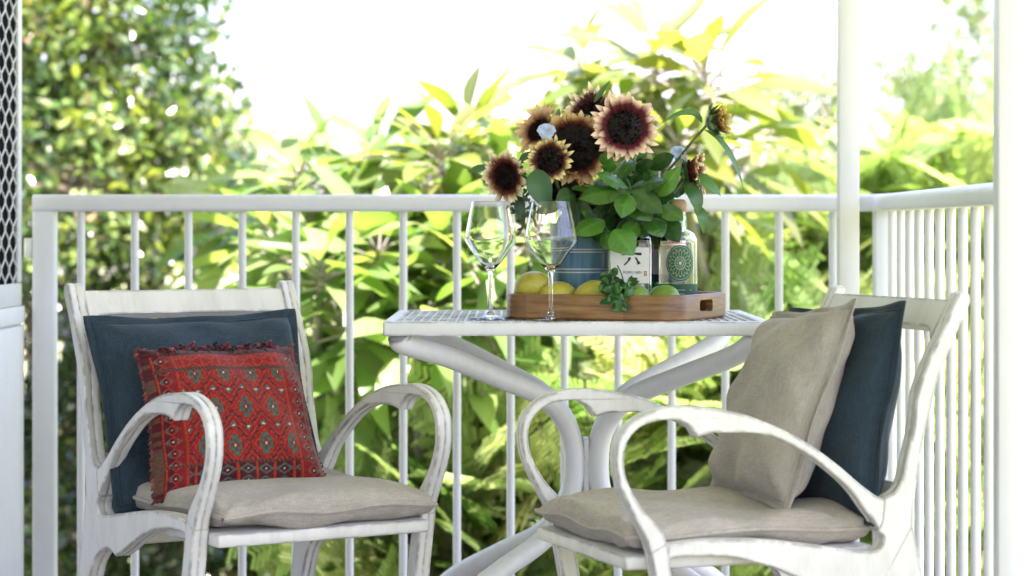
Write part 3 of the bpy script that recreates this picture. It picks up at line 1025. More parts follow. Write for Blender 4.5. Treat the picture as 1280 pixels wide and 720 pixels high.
# 3 green vermouth bottle behind
B3 = tl(.068, .086, 0)
g3 = thing('vermouth_bottle', 'tall green glass bottle with grey screw cap behind the wooden-stoppered bottle', 'bottle', (B3.x, B3.y, FZ), math.radians(-4))
r3 = .0385
MB().lathe([(0, .0005), (.035, .0005), (r3, .004), (r3, .170), (.0365, .183), (.0300, .198), (.0195, .214), (.0150, .228), (.0135, .262), (.0135, .285), (.0110, .285), (.0112, .228), (.0160, .213), (.0275, .196), (.0340, .182),
            (.0360, .170), (.0360, .014), (.033, .010), (0, .010)], 48).build('glass_body', M['greenglass'], g3)
cp = MB(); prof = [(0, .2855)]
prof = [(.0148, .252)]
for k in range(7): prof += [(.0150, .254 + k * .0045), (.0158, .2562 + k * .0045)]
prof += [(.0155, .289), (.0140, .2910), (0, .2912)]
cp.lathe(prof, 28); cp.build('cap', M['cap'], g3)
lv = MB(); lv.add(*strip(r3 + .0005, -1.3, 1.3, .055, .150), c=(.78, .77, .74))
for (z0_, z1_, c) in ((.118, .125, (.45, .14, .03)), (.137, .150, (.03, .07, .16)), (.055, .070, (.03, .06, .14)), (.128, .131, (.5, .06, .04))):
    vs, fs = strip(r3 + .0008, -1.3, 1.3, z0_, z1_); lv.add(vs, fs, c)
lo3 = lv.build('label', M['label'], g3, colors=True)
vs, fs = text_faces('CINZANO', .0135)
MB().add(curved([(v[0], v[1]) for v in vs], r3, .1345, .05, .0013), fs).build('lettering', M['redink'], lo3, False)

# wine glasses
GP = [(.0, .0), (.0375, .0), (.0385, .0012), (.037, .0022), (.020, .0042), (.009, .0075), (.0052, .013), (.0040, .024), (.0037, .055), (.0040, .080), (.0052, .0865), (.0085, .0920), (.0200, .1040), (.0400, .1315), (.0470, .1420), (.0490, .1480), (.0478, .1545),
      (.0415, .187), (.0352, .2168), (.0350, .2176), (.0344, .2170), (.0407, .187), (.0469, .1545), (.0480, .1480), (.0461, .1425), (.0392, .1322), (.0193, .1052), (.0080, .0945), (.0, .0930)]
SF = GP[:1] + [GP[i] for i in range(1, len(GP))]


def wineglass(px, py, lab, lvl):
    Y = (CAMZ - TZ) * FPX / (py - CY); p = at(px, py, Y)
    t = thing('wine_glass', lab, 'wine glass', (p.x, p.y, TZ + .0006), 0, 'wine glasses')
    MB().lathe(SF[:1] + SF[1:], 56).build('glass_body', M['glass'], t)
    return t


wineglass(613, 398.8, 'left of the two empty wine glasses, on the bare perforated table beside the tray', .1455)
wineglass(688.5, 401, 'right of the two empty wine glasses, standing in front of the tray and lemons', .1455)

# ================================================================== BOUQUET
UP = V((0, 0, 1)); TOCAM = V((0, -1, 0))
BAS = [(.034, .125, .012), (.048, .165, .016), (.020, .08, .010), (.066, .20, .022), (.038, .135, .015)]


def jit(c, a=.18):
    k = 1 + rnd.uniform(-a, a); return (c[0] * k * (1 + rnd.uniform(-.08, .12)), c[1] * k, c[2] * k)


# basil: leaves read off the photo (pixel base, pixel tip, pixel width, distance)
basil = thing('basil_plant', 'bushy bright green basil spilling over the pot and bottles', 'basil plant', (PP.x + .03, PP.y - .01, FZ + PH - .02))
bl = MB(); org = basil.location.copy()


def bleaf(b, tp, w, Yb, Yt, nh=(0, -.8, .6), c=None, bow=.010, mb=None, wave=.10):
    p0, p2 = at(*b, Yb), at(*tp, Yt)
    mid = (p0 + p2) / 2 + V(nh).normalized() * bow
    (mb or bl).leaf(p0 - org, mid - org, p2 - org, w * 1.4 / FPX * 4.5, nh, c or jit(rnd.choice(BAS)), 22, -.16, None, wave * .6, None, .35, .035)


cz = lambda x, y: (680 + x / 5.145, 190 + y / 5.145)
for (b, tp, w, Yt, nh) in (((540, 230), (338, 140), 23, 4.47, (-.2, -.6, .8)), ((500, 250), (225, 302), 28, 4.45, (-.3, -.7, .7)), ((555, 232), (795, 185), 23, 4.47, (.2, -.6, .8)),
                           ((560, 250), (765, 395), 25, 4.44, (.2, -.8, .6)), ((545, 270), (498, 425), 20, 4.43, (-.1, -.95, .3)), ((735, 285), (880, 95), 19, 4.47, (-.5, -.8, .2)),
                           ((735, 350), (897, 440), 22, 4.45, (.1, -.7, .7)), ((560, 290), (690, 445), 26, 4.46, (0, -.8, .5)), ((680, 420), (760, 550), 22, 4.46, (.3, -.9, .3)),
                           ((405, 105), (400, 0), 14, 4.50, (-.3, -.9, .2)), ((400, 140), (440, 60), 13, 4.50, (.3, -.9, .2)), ((440, 130), (575, 65), 24, 4.52, (.1, -.6, .8)), ((330, 190), (175, 240), 20, 4.54, (-.4, -.7, .6)),
                           ((390, 440), (195, 535), 25, 4.46, (-.3, -.7, .6)), ((400, 500), (420, 640), 15, 4.45, (-.4, -.9, .1)), ((445, 500), (575, 665), 27, 4.42, (.1, -.9, .4)), ((600, 450), (520, 560), 18, 4.48, (-.2, -.9, .2)),
                           ((550, 240), (480, 275), 12, 4.43, (0, -.7, .7)), ((560, 240), (540, 180), 12, 4.44, (0, -.7, .7)), ((430, 520), (330, 560), 18, 4.48, (-.3, -.8, .5)), ((620, 460), (640, 560), 17, 4.49, (.1, -.95, .2)),
                           ((560, 130), (640, 60), 20, 4.54, (.3, -.7, .6)), ((330, 420), (230, 380), 22, 4.52, (-.2, -.7, .7)), ((300, 170), (250, 110), 18, 4.55, (-.2, -.7, .7)), ((700, 200), (830, 250), 20, 4.50, (.2, -.7, .7))):
    bleaf(cz(*b), cz(*tp), w, Yt + .02, Yt, nh)
for i in range(75):       # the inner leaves, further back; depth shade painted in with darker greens
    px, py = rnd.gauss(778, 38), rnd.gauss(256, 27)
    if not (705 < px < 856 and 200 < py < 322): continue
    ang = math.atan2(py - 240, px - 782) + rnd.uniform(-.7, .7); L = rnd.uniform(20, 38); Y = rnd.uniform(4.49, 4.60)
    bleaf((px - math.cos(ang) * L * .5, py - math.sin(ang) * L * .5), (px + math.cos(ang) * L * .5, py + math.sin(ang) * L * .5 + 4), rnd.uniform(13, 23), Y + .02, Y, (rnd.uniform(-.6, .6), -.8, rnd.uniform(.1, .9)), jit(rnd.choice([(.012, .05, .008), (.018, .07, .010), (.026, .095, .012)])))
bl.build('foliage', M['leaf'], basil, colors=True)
bs = MB()
for (x, y, Y) in ((787, 236, 4.47), (760, 290, 4.46), (815, 270, 4.48), (750, 215, 4.53), (825, 255, 4.50), (722, 290, 4.49), (735, 235, 4.55), (800, 275, 4.47)):
    p = at(x, y, Y) - org; q = V((rnd.uniform(-.015, .015), rnd.uniform(-.015, .015), 0))
    bs.tube([q, q + V((p.x * .3, p.y * .3, .045 + p.z * .3)), p], [.0022, .002, .0012], 6, (.09, .17, .04))
bs.build('stem', M['stem'], basil)

# sunflowers
POTMOUTH = V((PP.x, PP.y + .005, FZ + PH))
CREAM, PINK, YEL, BROWN, MAROON, DARK = (.86, .72, .46), (.86, .64, .47), (.86, .73, .34), (.20, .06, .025), (.055, .006, .009), (.030, .008, .009)


def sunflower(lab, px, py, Y, R, rd, nrm, tip, midc, npet=26, droop=.0, rows=2, bud=False, bend=None, back=.0, dark=None, close=0.0):
    c = at(px, py, Y); n = V(nrm).normalized()
    a = n.cross(UP).normalized(); b = a.cross(n).normalized() * -1
    t = thing('sunflower', lab, 'sunflower', c, 0, 'sunflowers in the bouquet')
    t.rotation_euler = (0, 0, 0)
    dk = MB(); vs = []; cs = []; fs = []
    nr, ns = 10, 36
    for j in range(nr + 1):
        r = rd * j / nr
        for i in range(ns):
            th = 2 * PI * i / ns
            hh = rd * .34 * (1 - (j / nr) ** 2) - rd * .10 * math.exp(-(j / nr * 3) ** 2) + rnd.uniform(-.04, .05) * rd
            vs.append((a * math.cos(th) + b * math.sin(th)) * r + n * hh)
            k = rnd.random(); q = j / nr
            cs.append((.008 + .01 * k * q, .005 + .004 * k, .005 + .003 * k))
    for j in range(nr):
        for i in range(ns): fs.append((j * ns + i, j * ns + (i + 1) % ns, (j + 1) * ns + (i + 1) % ns, (j + 1) * ns + i))
    dk.add(vs, fs, cs)
    for i in range(0 if bud else 150):      # florets standing on the disc
        r = rd * math.sqrt(rnd.random()) * 1.02; th = rnd.random() * 2 * PI
        q = (a * math.cos(th) + b * math.sin(th)) * r + n * rd * (.34 * (1 - (r / rd) ** 2))
        o_ = (a * math.cos(th) + b * math.sin(th)) * .3 * (r / rd) + n
        dk.tube([q, q + o_ * .0035, q + o_ * .0055], [.0011, .0012, .0004], 5, (.014 + rnd.random() * .022, .006, .006), caps=False)
    dk.build('disc', M['petal'], t, colors=True)
    pt = MB()
    for row in range(rows):
        for i in range(npet):
            th = 2 * PI * (i + row * .5 + rnd.uniform(-.25, .25)) / npet
            d = a * math.cos(th) + b * math.sin(th)
            L = (R * 1.03 - rd * .8) * rnd.uniform(.78, 1.22) * (1 - .1 * row); w = R * rnd.uniform(.17, .225)
            lift = rnd.uniform(.05, .45) - droop + row * .12
            p0 = d * rd * .82 - n * .001 * row; sw = b.cross(n) if False else d.cross(n) * L * rnd.uniform(-.26, .26); p1 = d * (rd * .8 + L * .55 * (1 - close * .5)) + n * (L * lift * .7); p2 = d * (rd * .8 + L * (1 - close)) + sw + n * L * (lift * .6 + rnd.uniform(-.25, .3)) - UP * L * back
            base = dark or MAROON
            k = rnd.uniform(.85, 1.12); tipk = tuple(x * k for x in tip)
            st = len(pt.v)
            pt.leaf(p0, p1, p2, w, n, base, 7, .18, None, 0, shape=lambda q: max(.45 * (1 - q), (math.sin(PI * min(1, q ** 1.05)) + .0) ** .75), vein=.05)
            for m in range(8):          # a petal is dark at the foot and pale at the tip
                q = m / 7; f = min(1, max(0, (q - .46) / .30)); f2 = min(1, max(0, (q - .22) / .25))
                cc = tuple((base[z] * (1 - f2) + midc[z] * f2) * (1 - f) + tipk[z] * f for z in range(3))
                for z in range(5): pt.c[st + m * 5 + z] = tuple(x * (1.06 if z == 2 else 1) for x in cc)
    pt.build('petals', M['petal'], t, colors=True)
    cal = MB()
    for row in range(3):
        for i in range(14):
            th = 2 * PI * (i + row * .33 + rnd.uniform(-.2, .2)) / 14; d = a * math.cos(th) + b * math.sin(th); e = d * rd * (.55 + .3 * row)
            p0 = e * .8 - n * rd * (.75 - .2 * row); p1 = e * 1.35 - n * rd * (.35 - .1 * row); p2 = d * min(rd * (1.0 + .28 * row) + rd * rnd.uniform(0, .4), R * (.85 if not bud else 9)) + n * rd * (rnd.uniform(-.15, .55) if bud else rnd.uniform(-.5, -.25))
            cal.leaf(p0, p1, p2, rd * .55, d, jit((.045, .11, .03)), 5, .2)
    vs = []; fs = []
    for j in range(6):
        ph = j / 5 * PI / 2; r = rd * .95 * math.cos(ph); z = -rd * .9 * math.sin(ph)
        for i in range(20): th = 2 * PI * i / 20; vs.append((a * math.cos(th) + b * math.sin(th)) * max(r, .001) + n * z)
    for j in range(5):
        for i in range(20): fs.append((j * 20 + i, j * 20 + (i + 1) % 20, (j + 1) * 20 + (i + 1) % 20, (j + 1) * 20 + i))
    cal.add(vs, fs, (.04, .09, .025))
    cal.build('bracts', M['leaf'], t, colors=True)
    s = -n * rd * .85
    e = POTMOUTH + V((rnd.uniform(-.03, .03), rnd.uniform(-.02, .03), -.09)) - c
    e1 = V((e.x * .85, e.y + .0, e.z + .09))
    if bend: mids = [at(*q) - c for q in bend]
    else: mids = [s - n * .025 - UP * .012, (s * .5 + e1 * .5) - n * .02]
    MB().tube(spline([s] + mids + [e1, e], 6), .0034 if not bud else .0026, 8).build('stem', M['stem'], t)
    return t


F1 = sunflower('small dark sunflower drooping lowest at the left, over the left wine glass', 633, 221, 4.50, .050, .0240, (-.55, -.8, -.12), CREAM, BROWN, 22, .0)
F2 = sunflower('small yellow tipped sunflower facing front above the right wine glass', 687, 200, 4.47, .043, .0235, (-.12, -.98, .02), YEL, (.15, .045, .014), 20)
F3 = sunflower('largest dark centred sunflower in the middle, cream petals on its upper rim', 720, 184, 4.53, .069, .0450, (-.22, -.93, -.25), (.66, .47, .22), BROWN, 26)
F4 = sunflower('round pink and maroon sunflower facing front at the top of the bouquet', 781, 159, 4.49, .0625, .0330, (.08, -.99, .06), PINK, (.15, .010, .020), 30, .1)
F5 = sunflower('half hidden cream sunflower behind the largest one at the top', 741, 141, 4.575, .052, .026, (.0, -.85, .5), CREAM, MAROON, 24)
F6 = sunflower('pale cream sunflower turned away at the upper left of the bouquet', 674, 163, 4.56, .050, .021, (-.6, -.65, .45), (.68, .46, .30), (.55, .32, .16), 24)
F9 = sunflower('dark sunflower tucked underneath beside the hanging green leaf', 706, 238, 4.56, .045, .030, (-.3, -.85, -.4), (.45, .25, .09), (.12, .03, .015), 20)
F8 = sunflower('peach sunflower seen from the side at the right, above the wooden stopper', 862, 215, 4.52, .046, .021, (.93, -.25, .12), CREAM, BROWN, 18, -.9, back=.25, close=.25, bend=[(853, 224, 4.53), (830, 245, 4.56)])
F7 = sunflower('half open green and gold sunflower bud on the long curved stem at the right', 895, 152, 4.50, .040, .022, (.94, -.25, .22), (.62, .46, .13), (.34, .22, .05), 20, -1.1, bud=True, close=.45, bend=[(882, 158, 4.51), (866, 176, 4.52), (838, 210, 4.54), (800, 250, 4.57)])

# leaves on the sunflower stems: (owner, base, middle, tip, width px, distance, facing, colour)
LV = [(F1, (617, 217), (603, 208), (585, 215), 17, 4.55, (-.1, -.7, .7), (.03, .10, .03)), (F2, (670, 211), (672, 232), (687, 263), 32, 4.46, (-.2, -.95, .2), (.030, .100, .035)),
      (F4, (742, 128), (750, 118), (763, 100), 8, 4.55, (-.5, -.8, .3), (.05, .12, .04)), (F7, (878, 154), (868, 126), (825, 155), 11, 4.50, (-.3, -.75, .6), (.06, .15, .05)),
      (F7, (880, 162), (912, 172), (930, 238), 9, 4.49, (.5, -.8, .2), (.06, .14, .05)), (F8, (866, 222), (882, 222), (901, 245), 20, 4.50, (.2, -.75, .6), (.045, .14, .03)),
      (F8, (856, 228), (872, 240), (873, 268), 22, 4.51, (.3, -.9, .2), (.03, .10, .025)), (F8, (868, 258), (882, 268), (879, 292), 16, 4.52, (.3, -.9, .2), (.04, .125, .03)),
      (F4, (796, 208), (802, 188), (809, 190), 9, 4.56, (0, -.9, .3), (.05, .14, .04)), (F3, (770, 230), (786, 200), (800, 212), 14, 4.56, (0, -.9, .3), (.06, .15, .05)),
      (F3, (700, 255), (690, 262), (668, 266), 18, 4.53, (-.2, -.8, .5), (.02, .07, .025)), (F9, (712, 250), (716, 270), (716, 292), 22, 4.54, (-.2, -.9, .2), (.018, .06, .02)),
      (F9, (730, 248), (722, 275), (738, 290), 26, 4.54, (.1, -.9, .2), (.018, .06, .02)), (F5, (765, 150), (760, 160), (762, 185), 14, 4.57, (0, -.9, .2), (.03, .08, .03)), (F6, (692, 158), (697, 146), (699, 135), 8, 4.55, (0, -.9, .2), (.05, .12, .04)),
      (F1, (645, 240), (650, 262), (655, 280), 14, 4.54, (0, -.9, .3), (.02, .07, .03)), (F6, (668, 190), (655, 196), (648, 206), 12, 4.55, (-.3, -.8, .3), (.03, .09, .03))]
for (ow, b, m, tp, w, Y, nh, c) in LV:
    l = MB(); o_ = ow.location
    l.leaf(at(*b, Y) - o_, at(*m, Y - .015) - o_, at(*tp, Y - .005) - o_, w / FPX * Y, nh, c, 9, .2, tuple(x * 1.25 for x in c), .08)
    l.build('leaf', M['leaf'], ow, colors=True)
tw = thing('parsley_sprig', 'thin feathery green sprig hanging behind the rims of the wine glasses', 'herb sprig', at(652, 250, 4.54))
l = MB()
for i in range(46):
    px, py = 655 + rnd.gauss(0, 10), 256 + rnd.gauss(0, 17); an = rnd.uniform(0, 6.28); Y = 4.54 + rnd.uniform(-.01, .012)
    l.leaf(at(px, py, Y) - tw.location, at(px + 4 * math.cos(an), py + 4 * math.sin(an), Y) - tw.location, at(px + 8 * math.cos(an), py + 8 * math.sin(an) + 2, Y) - tw.location, .006, (0, -1, .3), jit((.03, .09, .04)), 4, .2)
l.build('foliage', M['leaf'], tw, colors=True)
MB().tube(spline([at(690, 262, 4.56) - tw.location, at(668, 238, 4.55) - tw.location, at(654, 250, 4.54) - tw.location, at(650, 280, 4.54) - tw.location], 5), .0012, 6).build('stem', M['stem'], tw)

# two pale blue flowers
for (px, py, Y, lab, sc_) in ((683, 164, 4.46, 'small pale blue flower among the upper left sunflowers', 1.0), (847, 190, 4.60, 'small pale blue flower beside the grey screw cap', .85)):
    t = thing('blue_flower', lab, 'flower', at(px, py, Y), 0, 'small pale blue flowers')
    l = MB()
    for i in range(5):
        an = 2 * PI * i / 5 + .3; d = V((math.cos(an), -.35, math.sin(an) * .75)) * .017 * sc_
        l.leaf((0, 0, 0), d * .6 + V((0, -.006, 0)), d, .019 * sc_, (0, -1, .3), (.48, .57, .72), 6, .3, (.40, .50, .70), .1, shape=lambda q: max(.1, math.sin(PI * (q * .8 + .12)) ** .6))
    l.build('petals', M['petal'], t, colors=True)
    e = POTMOUTH - t.location
    MB().tube(spline([(0, .003, 0), (e.x * .2, .03, -.02), (e.x * .7, e.y * .8, e.z * .5), (e.x, e.y, e.z - .05)], 5), .0016, 6).build('stem', M['stem'], t)

# mint hanging over the rim
mt = thing('mint_sprig', 'dark green mint bunch lying over the front edge of the tray', 'mint bunch', at(776, 362, 4.45))
l = MB(); o_ = mt.location
for i in range(80):
    px, py = rnd.gauss(773, 10), rnd.gauss(358, 7.5)
    if 14 < i < 24: px, py = rnd.gauss(769, 2.5), rnd.uniform(332, 346)
    if i < 9: px, py = rnd.gauss(769, 3), rnd.uniform(366, 380)
    if not (752 < px < 803 and 326 < py < 384) or (py < 356 and px > 766): continue
    an = rnd.uniform(0, 6.28); L = rnd.uniform(12, 20); Y = 4.435 + rnd.uniform(-.025, .02)
    if py > 366: Y = min(Y, 4.405)
    l.leaf(at(px, py, Y + .012) - o_, at(px + L * .5 * math.cos(an), py + L * .5 * math.sin(an), Y - .004) - o_, at(px + L * math.cos(an), py + L * math.sin(an) + 3, Y + .004) - o_, rnd.uniform(.012, .0185),
           (rnd.uniform(-.6, .6), -.8, rnd.uniform(-.1, .9)), jit(rnd.choice([(.024, .095, .018), (.036, .13, .024), (.016, .065, .014)])), 6, .3, None, .12)
l.build('foliage', M['leaf'], mt, colors=True)
s_ = MB()
for (x, y) in ((768, 378), (790, 345), (772, 332), (760, 350)):
    s_.tube(spline([at(782, 362, 4.455) - o_, at((782 + x) / 2, (360 + y) / 2 - 3, 4.435) - o_, at(x, y, 4.415) - o_], 4), .0013, 6)
s_.build('stem', M['stem'], mt)


# ================================================================== VEGETATION
def norm(a): return a / np.maximum(np.linalg.norm(a, axis=-1, keepdims=True), 1e-9)


def leaf_cloud(P, D, Nn, L, W, C, nl=3, fold=.18, droop=.15, prof=None, tipmul=None):
    """many leaves at once: P foot, D direction, Nn upper side, L, W sizes, C colours -> arrays"""
    n = len(P); D = norm(D); S = norm(np.cross(D, Nn)); U = norm(np.cross(S, D))
    ts = np.linspace(0, 1, nl + 1)
    prof = prof or (lambda t: np.sin(np.pi * np.clip(t * .92 + .04, 0, 1)) ** .8)
    verts = np.zeros((n, nl + 1, 3, 3)); cols = np.zeros((n, nl + 1, 3, 3))
    for i, t in enumerate(ts):
        c = P + D * (L * t)[:, None] - U * (L * droop * t * t)[:, None] - np.array([0, 0, 1.0]) * (L * droop * t * t)[:, None] * .6
        w = W * .5 * float(prof(t))
        for k, a in enumerate((-1, 0, 1)):
            verts[:, i, k] = c + S * (w * a)[:, None] + U * (np.abs(a) * w * fold)[:, None]
            cols[:, i, k] = C * (1.12 if a == 0 else 1.0)
    q = []
    for i in range(nl):
        for k in range(2): q.append((i * 3 + k, i * 3 + k + 1, (i + 1) * 3 + k + 1, (i + 1) * 3 + k))
    q = np.array(q)[None] + (np.arange(n) * (nl + 1) * 3)[:, None, None]
    return verts.reshape(-1, 3), q.reshape(-1, 4), cols.reshape(-1, 3)


def merge(parts):
    vs, qs, cs, o = [], [], [], 0
    for v, q, c in parts:
        vs.append(v); qs.append(q + o); cs.append(c); o += len(v)
    return np.concatenate(vs), np.concatenate(qs), np.concatenate(cs)


def pick(palette, n, var=.25, w=None):
    pal = np.array(palette); i = rng.choice(len(pal), n, p=w)
    c = pal[i] * (1 + rng.uniform(-var, var, (n, 1)))
    return np.clip(c * (1 + rng.uniform(-.1, .1, (n, 3))), 0, 1)


def limb(mb, a, b, r0, r1, bend=.08, n=6, sides=8):
    a, b = V(a), V(b); L = (b - a).length
    m = (a + b) / 2 + V((rnd.uniform(-1, 1), rnd.uniform(-1, 1), rnd.uniform(-.3, .6))) * bend * L
    P = spline([a, m, b], n)
    mb.tube(P, [r0 + (r1 - r0) * i / (len(P) - 1) for i in range(len(P))], sides)


# ---- dense small leaved tree on the left (clumps around an uneven crown)
HP_SHADE = [(.010, .028, .009), (.018, .045, .012), (.04, .08, .02), (.08, .12, .03), (.2, .16, .08)]  # shade on the low bush put into darker leaf colours
HP = [(.03, .07, .022), (.055, .115, .03), (.125, .19, .045), (.185, .26, .065), (.30, .20, .12)]


def small_leaf_tree(lab, base, blobs, nleaf, size, pal, w, group=None, name='hedge_tree'):
    t = thing(name, lab, 'tree', base, 0, group); B = np.array(base)
    tot = sum(r[3] * r[4] * r[5] for r in blobs) ** 1.0
    parts = []; cl = MB()
    for (x, y, z, rx, ry, rz) in blobs:
        nb = int(nleaf * (rx * ry * rz) / tot)
        # twigs clumps on and in the blob
        ncl = max(6, nb // 42)
        u = norm(rng.normal(size=(ncl, 3))); rad = rng.uniform(.45, 1.04, (ncl, 1)) ** .6
        cc = np.array([x, y, z]) + u * rad * np.array([rx, ry, rz])
        per = nb // ncl
        ctone = np.clip(.5 + .33 * np.sin(cc[:, 0] * 7.1 + cc[:, 2] * 3.7 + 1) + .3 * np.sin(cc[:, 2] * 6.3 - cc[:, 0] * 4.1 + 2) + rng.uniform(-.22, .22, ncl), 0, 1)
        for c, uu, tn in zip(cc, u, ctone):
            sp = size * rng.uniform(1.3, 2.4)
            P = c + rng.normal(size=(per, 3)) * sp * np.array([1, 1, .8])
            D = norm(rng.normal(size=(per, 3)) + uu * .9 + np.array([0, 0, .35]))
            Nn = norm(rng.normal(size=(per, 3)) * .6 + uu * .5 + np.array([0, 0, 1.0]))
            L = size * rng.uniform(.7, 1.35, per)
            ww = np.array(w) * (np.array([.25, .6, 1, 1.8, 1.5]) if tn > .55 else (np.array([2.4, 1.5, .5, .15, .05]) if tn < .4 else np.ones(5)))
            parts.append(leaf_cloud(P - B, D, Nn, L, L * rng.uniform(.42, .58, per), pick(pal, per, .25, ww / ww.sum()), 2, .2, .12))
        limb(cl, (B[0] - B[0], 0, (z - B[2]) * .25), V((x, y, z)) - V(base), .045, .012, .1)
        for c in cc[::3]: limb(cl, V((x, y, z)) - V(base) + V(rng.normal(size=3) * .05), V(c) - V(base), .012, .003, .1, 3, 5)
    v, q, c = merge(parts)
    np_mesh('crown', v, q, c, M['hedgeleaf'], t)
    cl.tube([(0, 0, -.1), (.03, .0, .6), (0, .02, 1.2), (.02, 0, 2.2)], [.10, .085, .07, .05], 10)
    cl.build('trunk', M['bark'], t)
    return t


def blob(px, py, Y, rpx, rpy, ry): p = at(px, py, Y); return (p.x, p.y, p.z, rpx * Y / FPX, ry, rpy * Y / FPX)


small_leaf_tree('dense small leaved tree with dark and yellow green leaves at the left, reddish tips', (-1.75, 9.3, GZ),
                [blob(30, 90, 9.4, 120, 170, .6), blob(150, 60, 9.3, 110, 130, .55), blob(95, 240, 8.9, 130, 130, .55), blob(205, 150, 9.2, 75, 130, .45), blob(235, 240, 9.1, 80, 90, .45), blob(190, -120, 9.6, 110, 130, .5),
                 blob(50, -170, 9.6, 140, 170, .6), blob(285, 215, 9.3, 42, 75, .3), blob(240, 80, 9.4, 34, 70, .25)], 18000, .054, HP, [.22, .28, .29, .19, .02], 'small leaved trees')
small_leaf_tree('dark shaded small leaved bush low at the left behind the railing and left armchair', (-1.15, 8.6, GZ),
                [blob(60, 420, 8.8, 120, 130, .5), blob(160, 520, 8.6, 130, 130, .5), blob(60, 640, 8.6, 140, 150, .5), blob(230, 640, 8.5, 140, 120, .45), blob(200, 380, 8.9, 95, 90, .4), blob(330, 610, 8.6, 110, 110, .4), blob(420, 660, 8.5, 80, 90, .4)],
                9500, .048, HP_SHADE, [.45, .35, .14, .05, .01], 'small leaved trees')
small_leaf_tree('thin wispy sapling with reddish shoots at the right edge of the dense tree', (-.98, 9.0, GZ), [blob(325, 205, 9.0, 34, 50, .2), blob(318, 270, 9.0, 40, 50, .25)], 420, .04, HP, [.05, .2, .3, .2, .25], 'small leaved trees', 'sapling')

# ---- frangipani: stubby forking branches, each ending in a whorl of big leaves
FP_SUN = [(.10, .135, .026), (.13, .165, .034), (.16, .19, .045), (.185, .215, .06)]     # leaf colour darkened to offset full sun on the unshaded top whorls
FP = [(.085, .165, .038), (.125, .21, .055), (.17, .26, .08), (.225, .30, .12)]


def frangipani(lab, base, heads, group='frangipani trees'):
    t = thing('frangipani_tree', lab, 'tree', base, 0, group); B = np.array(base); parts = []; br = MB(); tips = MB()
    H = [at(*h[:3]) for h in heads]
    cx = sum(h.x for h in H) / len(H); cy = sum(h.y for h in H) / len(H)
    fork = V((cx * .5 + base[0] * .5, cy * .5 + base[1] * .5, base[2] + (min(h.z for h in H) - base[2]) * .55))
    br.tube(spline([(0, 0, -.1), (fork - V(base)) * .5 + V((.04, .02, 0)), fork - V(base)], 6), [.06] * 4 + [.05] * 5 + [.042] * 4, 10)
    subs = []
    for k in range(4):
        sel = [h for i, h in enumerate(H) if i % 4 == k]
        if not sel: continue
        c = sum(sel, V()) / len(sel); m = fork.lerp(c, .5); limb(br, fork - V(base), m - V(base), .03, .022)
        for h in sel: limb(br, m - V(base), h - V(base) - V((0, 0, .02)), .02, .013, .12)
    for h, hd in zip(H, heads):
        L0 = hd[3] if len(hd) > 3 else .27; n = hd[4] if len(hd) > 4 else (25 if hd[1] < 215 else 20)
        ax = norm(np.array([rnd.gauss(0, .25), rnd.gauss(-.25, .25), 1.0]))
        a = norm(np.cross(ax, [0, 1, .1])); b = np.cross(ax, a)
        th = np.arange(n) * 2.399 + rnd.random() * 6; k = np.linspace(0, 1, n)
        el = np.radians(56 - 80 * k + rng.uniform(-12, 12, n))
        D = (np.cos(th)[:, None] * a + np.sin(th)[:, None] * b) * np.cos(el)[:, None] + ax * np.sin(el)[:, None]
        Nn = ax * np.cos(el)[:, None] - (np.cos(th)[:, None] * a + np.sin(th)[:, None] * b) * np.sin(el)[:, None] + rng.normal(size=(n, 3)) * .22
        P = np.array(h)[None] + ax * (.05 - .09 * k)[:, None] + D * .035
        L = L0 * 1.24 * rng.uniform(.72, 1.14, n) * (1 - .25 * (1 - k) ** 2)
        prof = lambda t: (min(1, t * 9) * .12 if t < .12 else math.sin(math.pi * min(1, ((t - .08) / .92) ** 1.15)) ** 1.05 * 1.0)
        parts.append(leaf_cloud(P - B, D, Nn, L, L * rng.uniform(.21, .27, n), pick(FP_SUN if hd[1] < 215 else FP, n, .2, [.25, .35, .27, .13]), 7, .22, .20, prof))
        for i in range(n): br.tube([V(P[i] - B) - V(D[i]) * .04, V(P[i] - B) + V(D[i]) * float(L[i]) * .12], [.0045, .003], 5)
    v, q, c = merge(parts)
    np_mesh('crown', v, q, c, M['bigleaf'], t); br.build('trunk', M['greybark'], t)
    return t


frangipani('tall frangipani with big pale leaves rising highest behind the sunflowers', (.45, 7.4, GZ),
           [(820, 92, 7.0, .26), (886, 108, 6.9, .27), (727, 100, 7.3, .24), (770, 165, 7.2, .28), (900, 190, 7.0, .28), (845, 200, 6.8, .27), (690, 190, 7.2, .27), (960, 170, 7.3, .22, 10), (1025, 165, 7.7, .16, 6), (800, 270, 7.0, .27), (890, 290, 7.1, .27),
            (700, 300, 6.9, .26), (780, 370, 7.2, .26), (930, 330, 7.4, .24)])
frangipani('frangipani with broad sunlit leaves filling the railing behind the wine glasses', (-.2, 7.2, GZ),
           [(592, 192, 6.9, .27), (545, 250, 7.1, .28), (640, 270, 6.8, .27), (505, 235, 7.3, .24), (590, 320, 6.7, .28), (500, 345, 6.9, .28), (650, 380, 6.9, .27), (560, 410, 6.6, .27), (620, 455, 6.9, .26), (480, 440, 6.9, .26), (540, 500, 7.1, .25), (690, 440, 7.1, .25),
            (735, 455, 7.3, .25), (600, 250, 7.4, .27), (660, 520, 7.4, .24), (520, 420, 6.35, .25), (600, 375, 6.4, .25), (560, 325, 6.5, .26), (660, 300, 6.5, .25), (590, 470, 6.5, .24), (550, 212, 6.7, .26), (640, 215, 6.8, .25)])
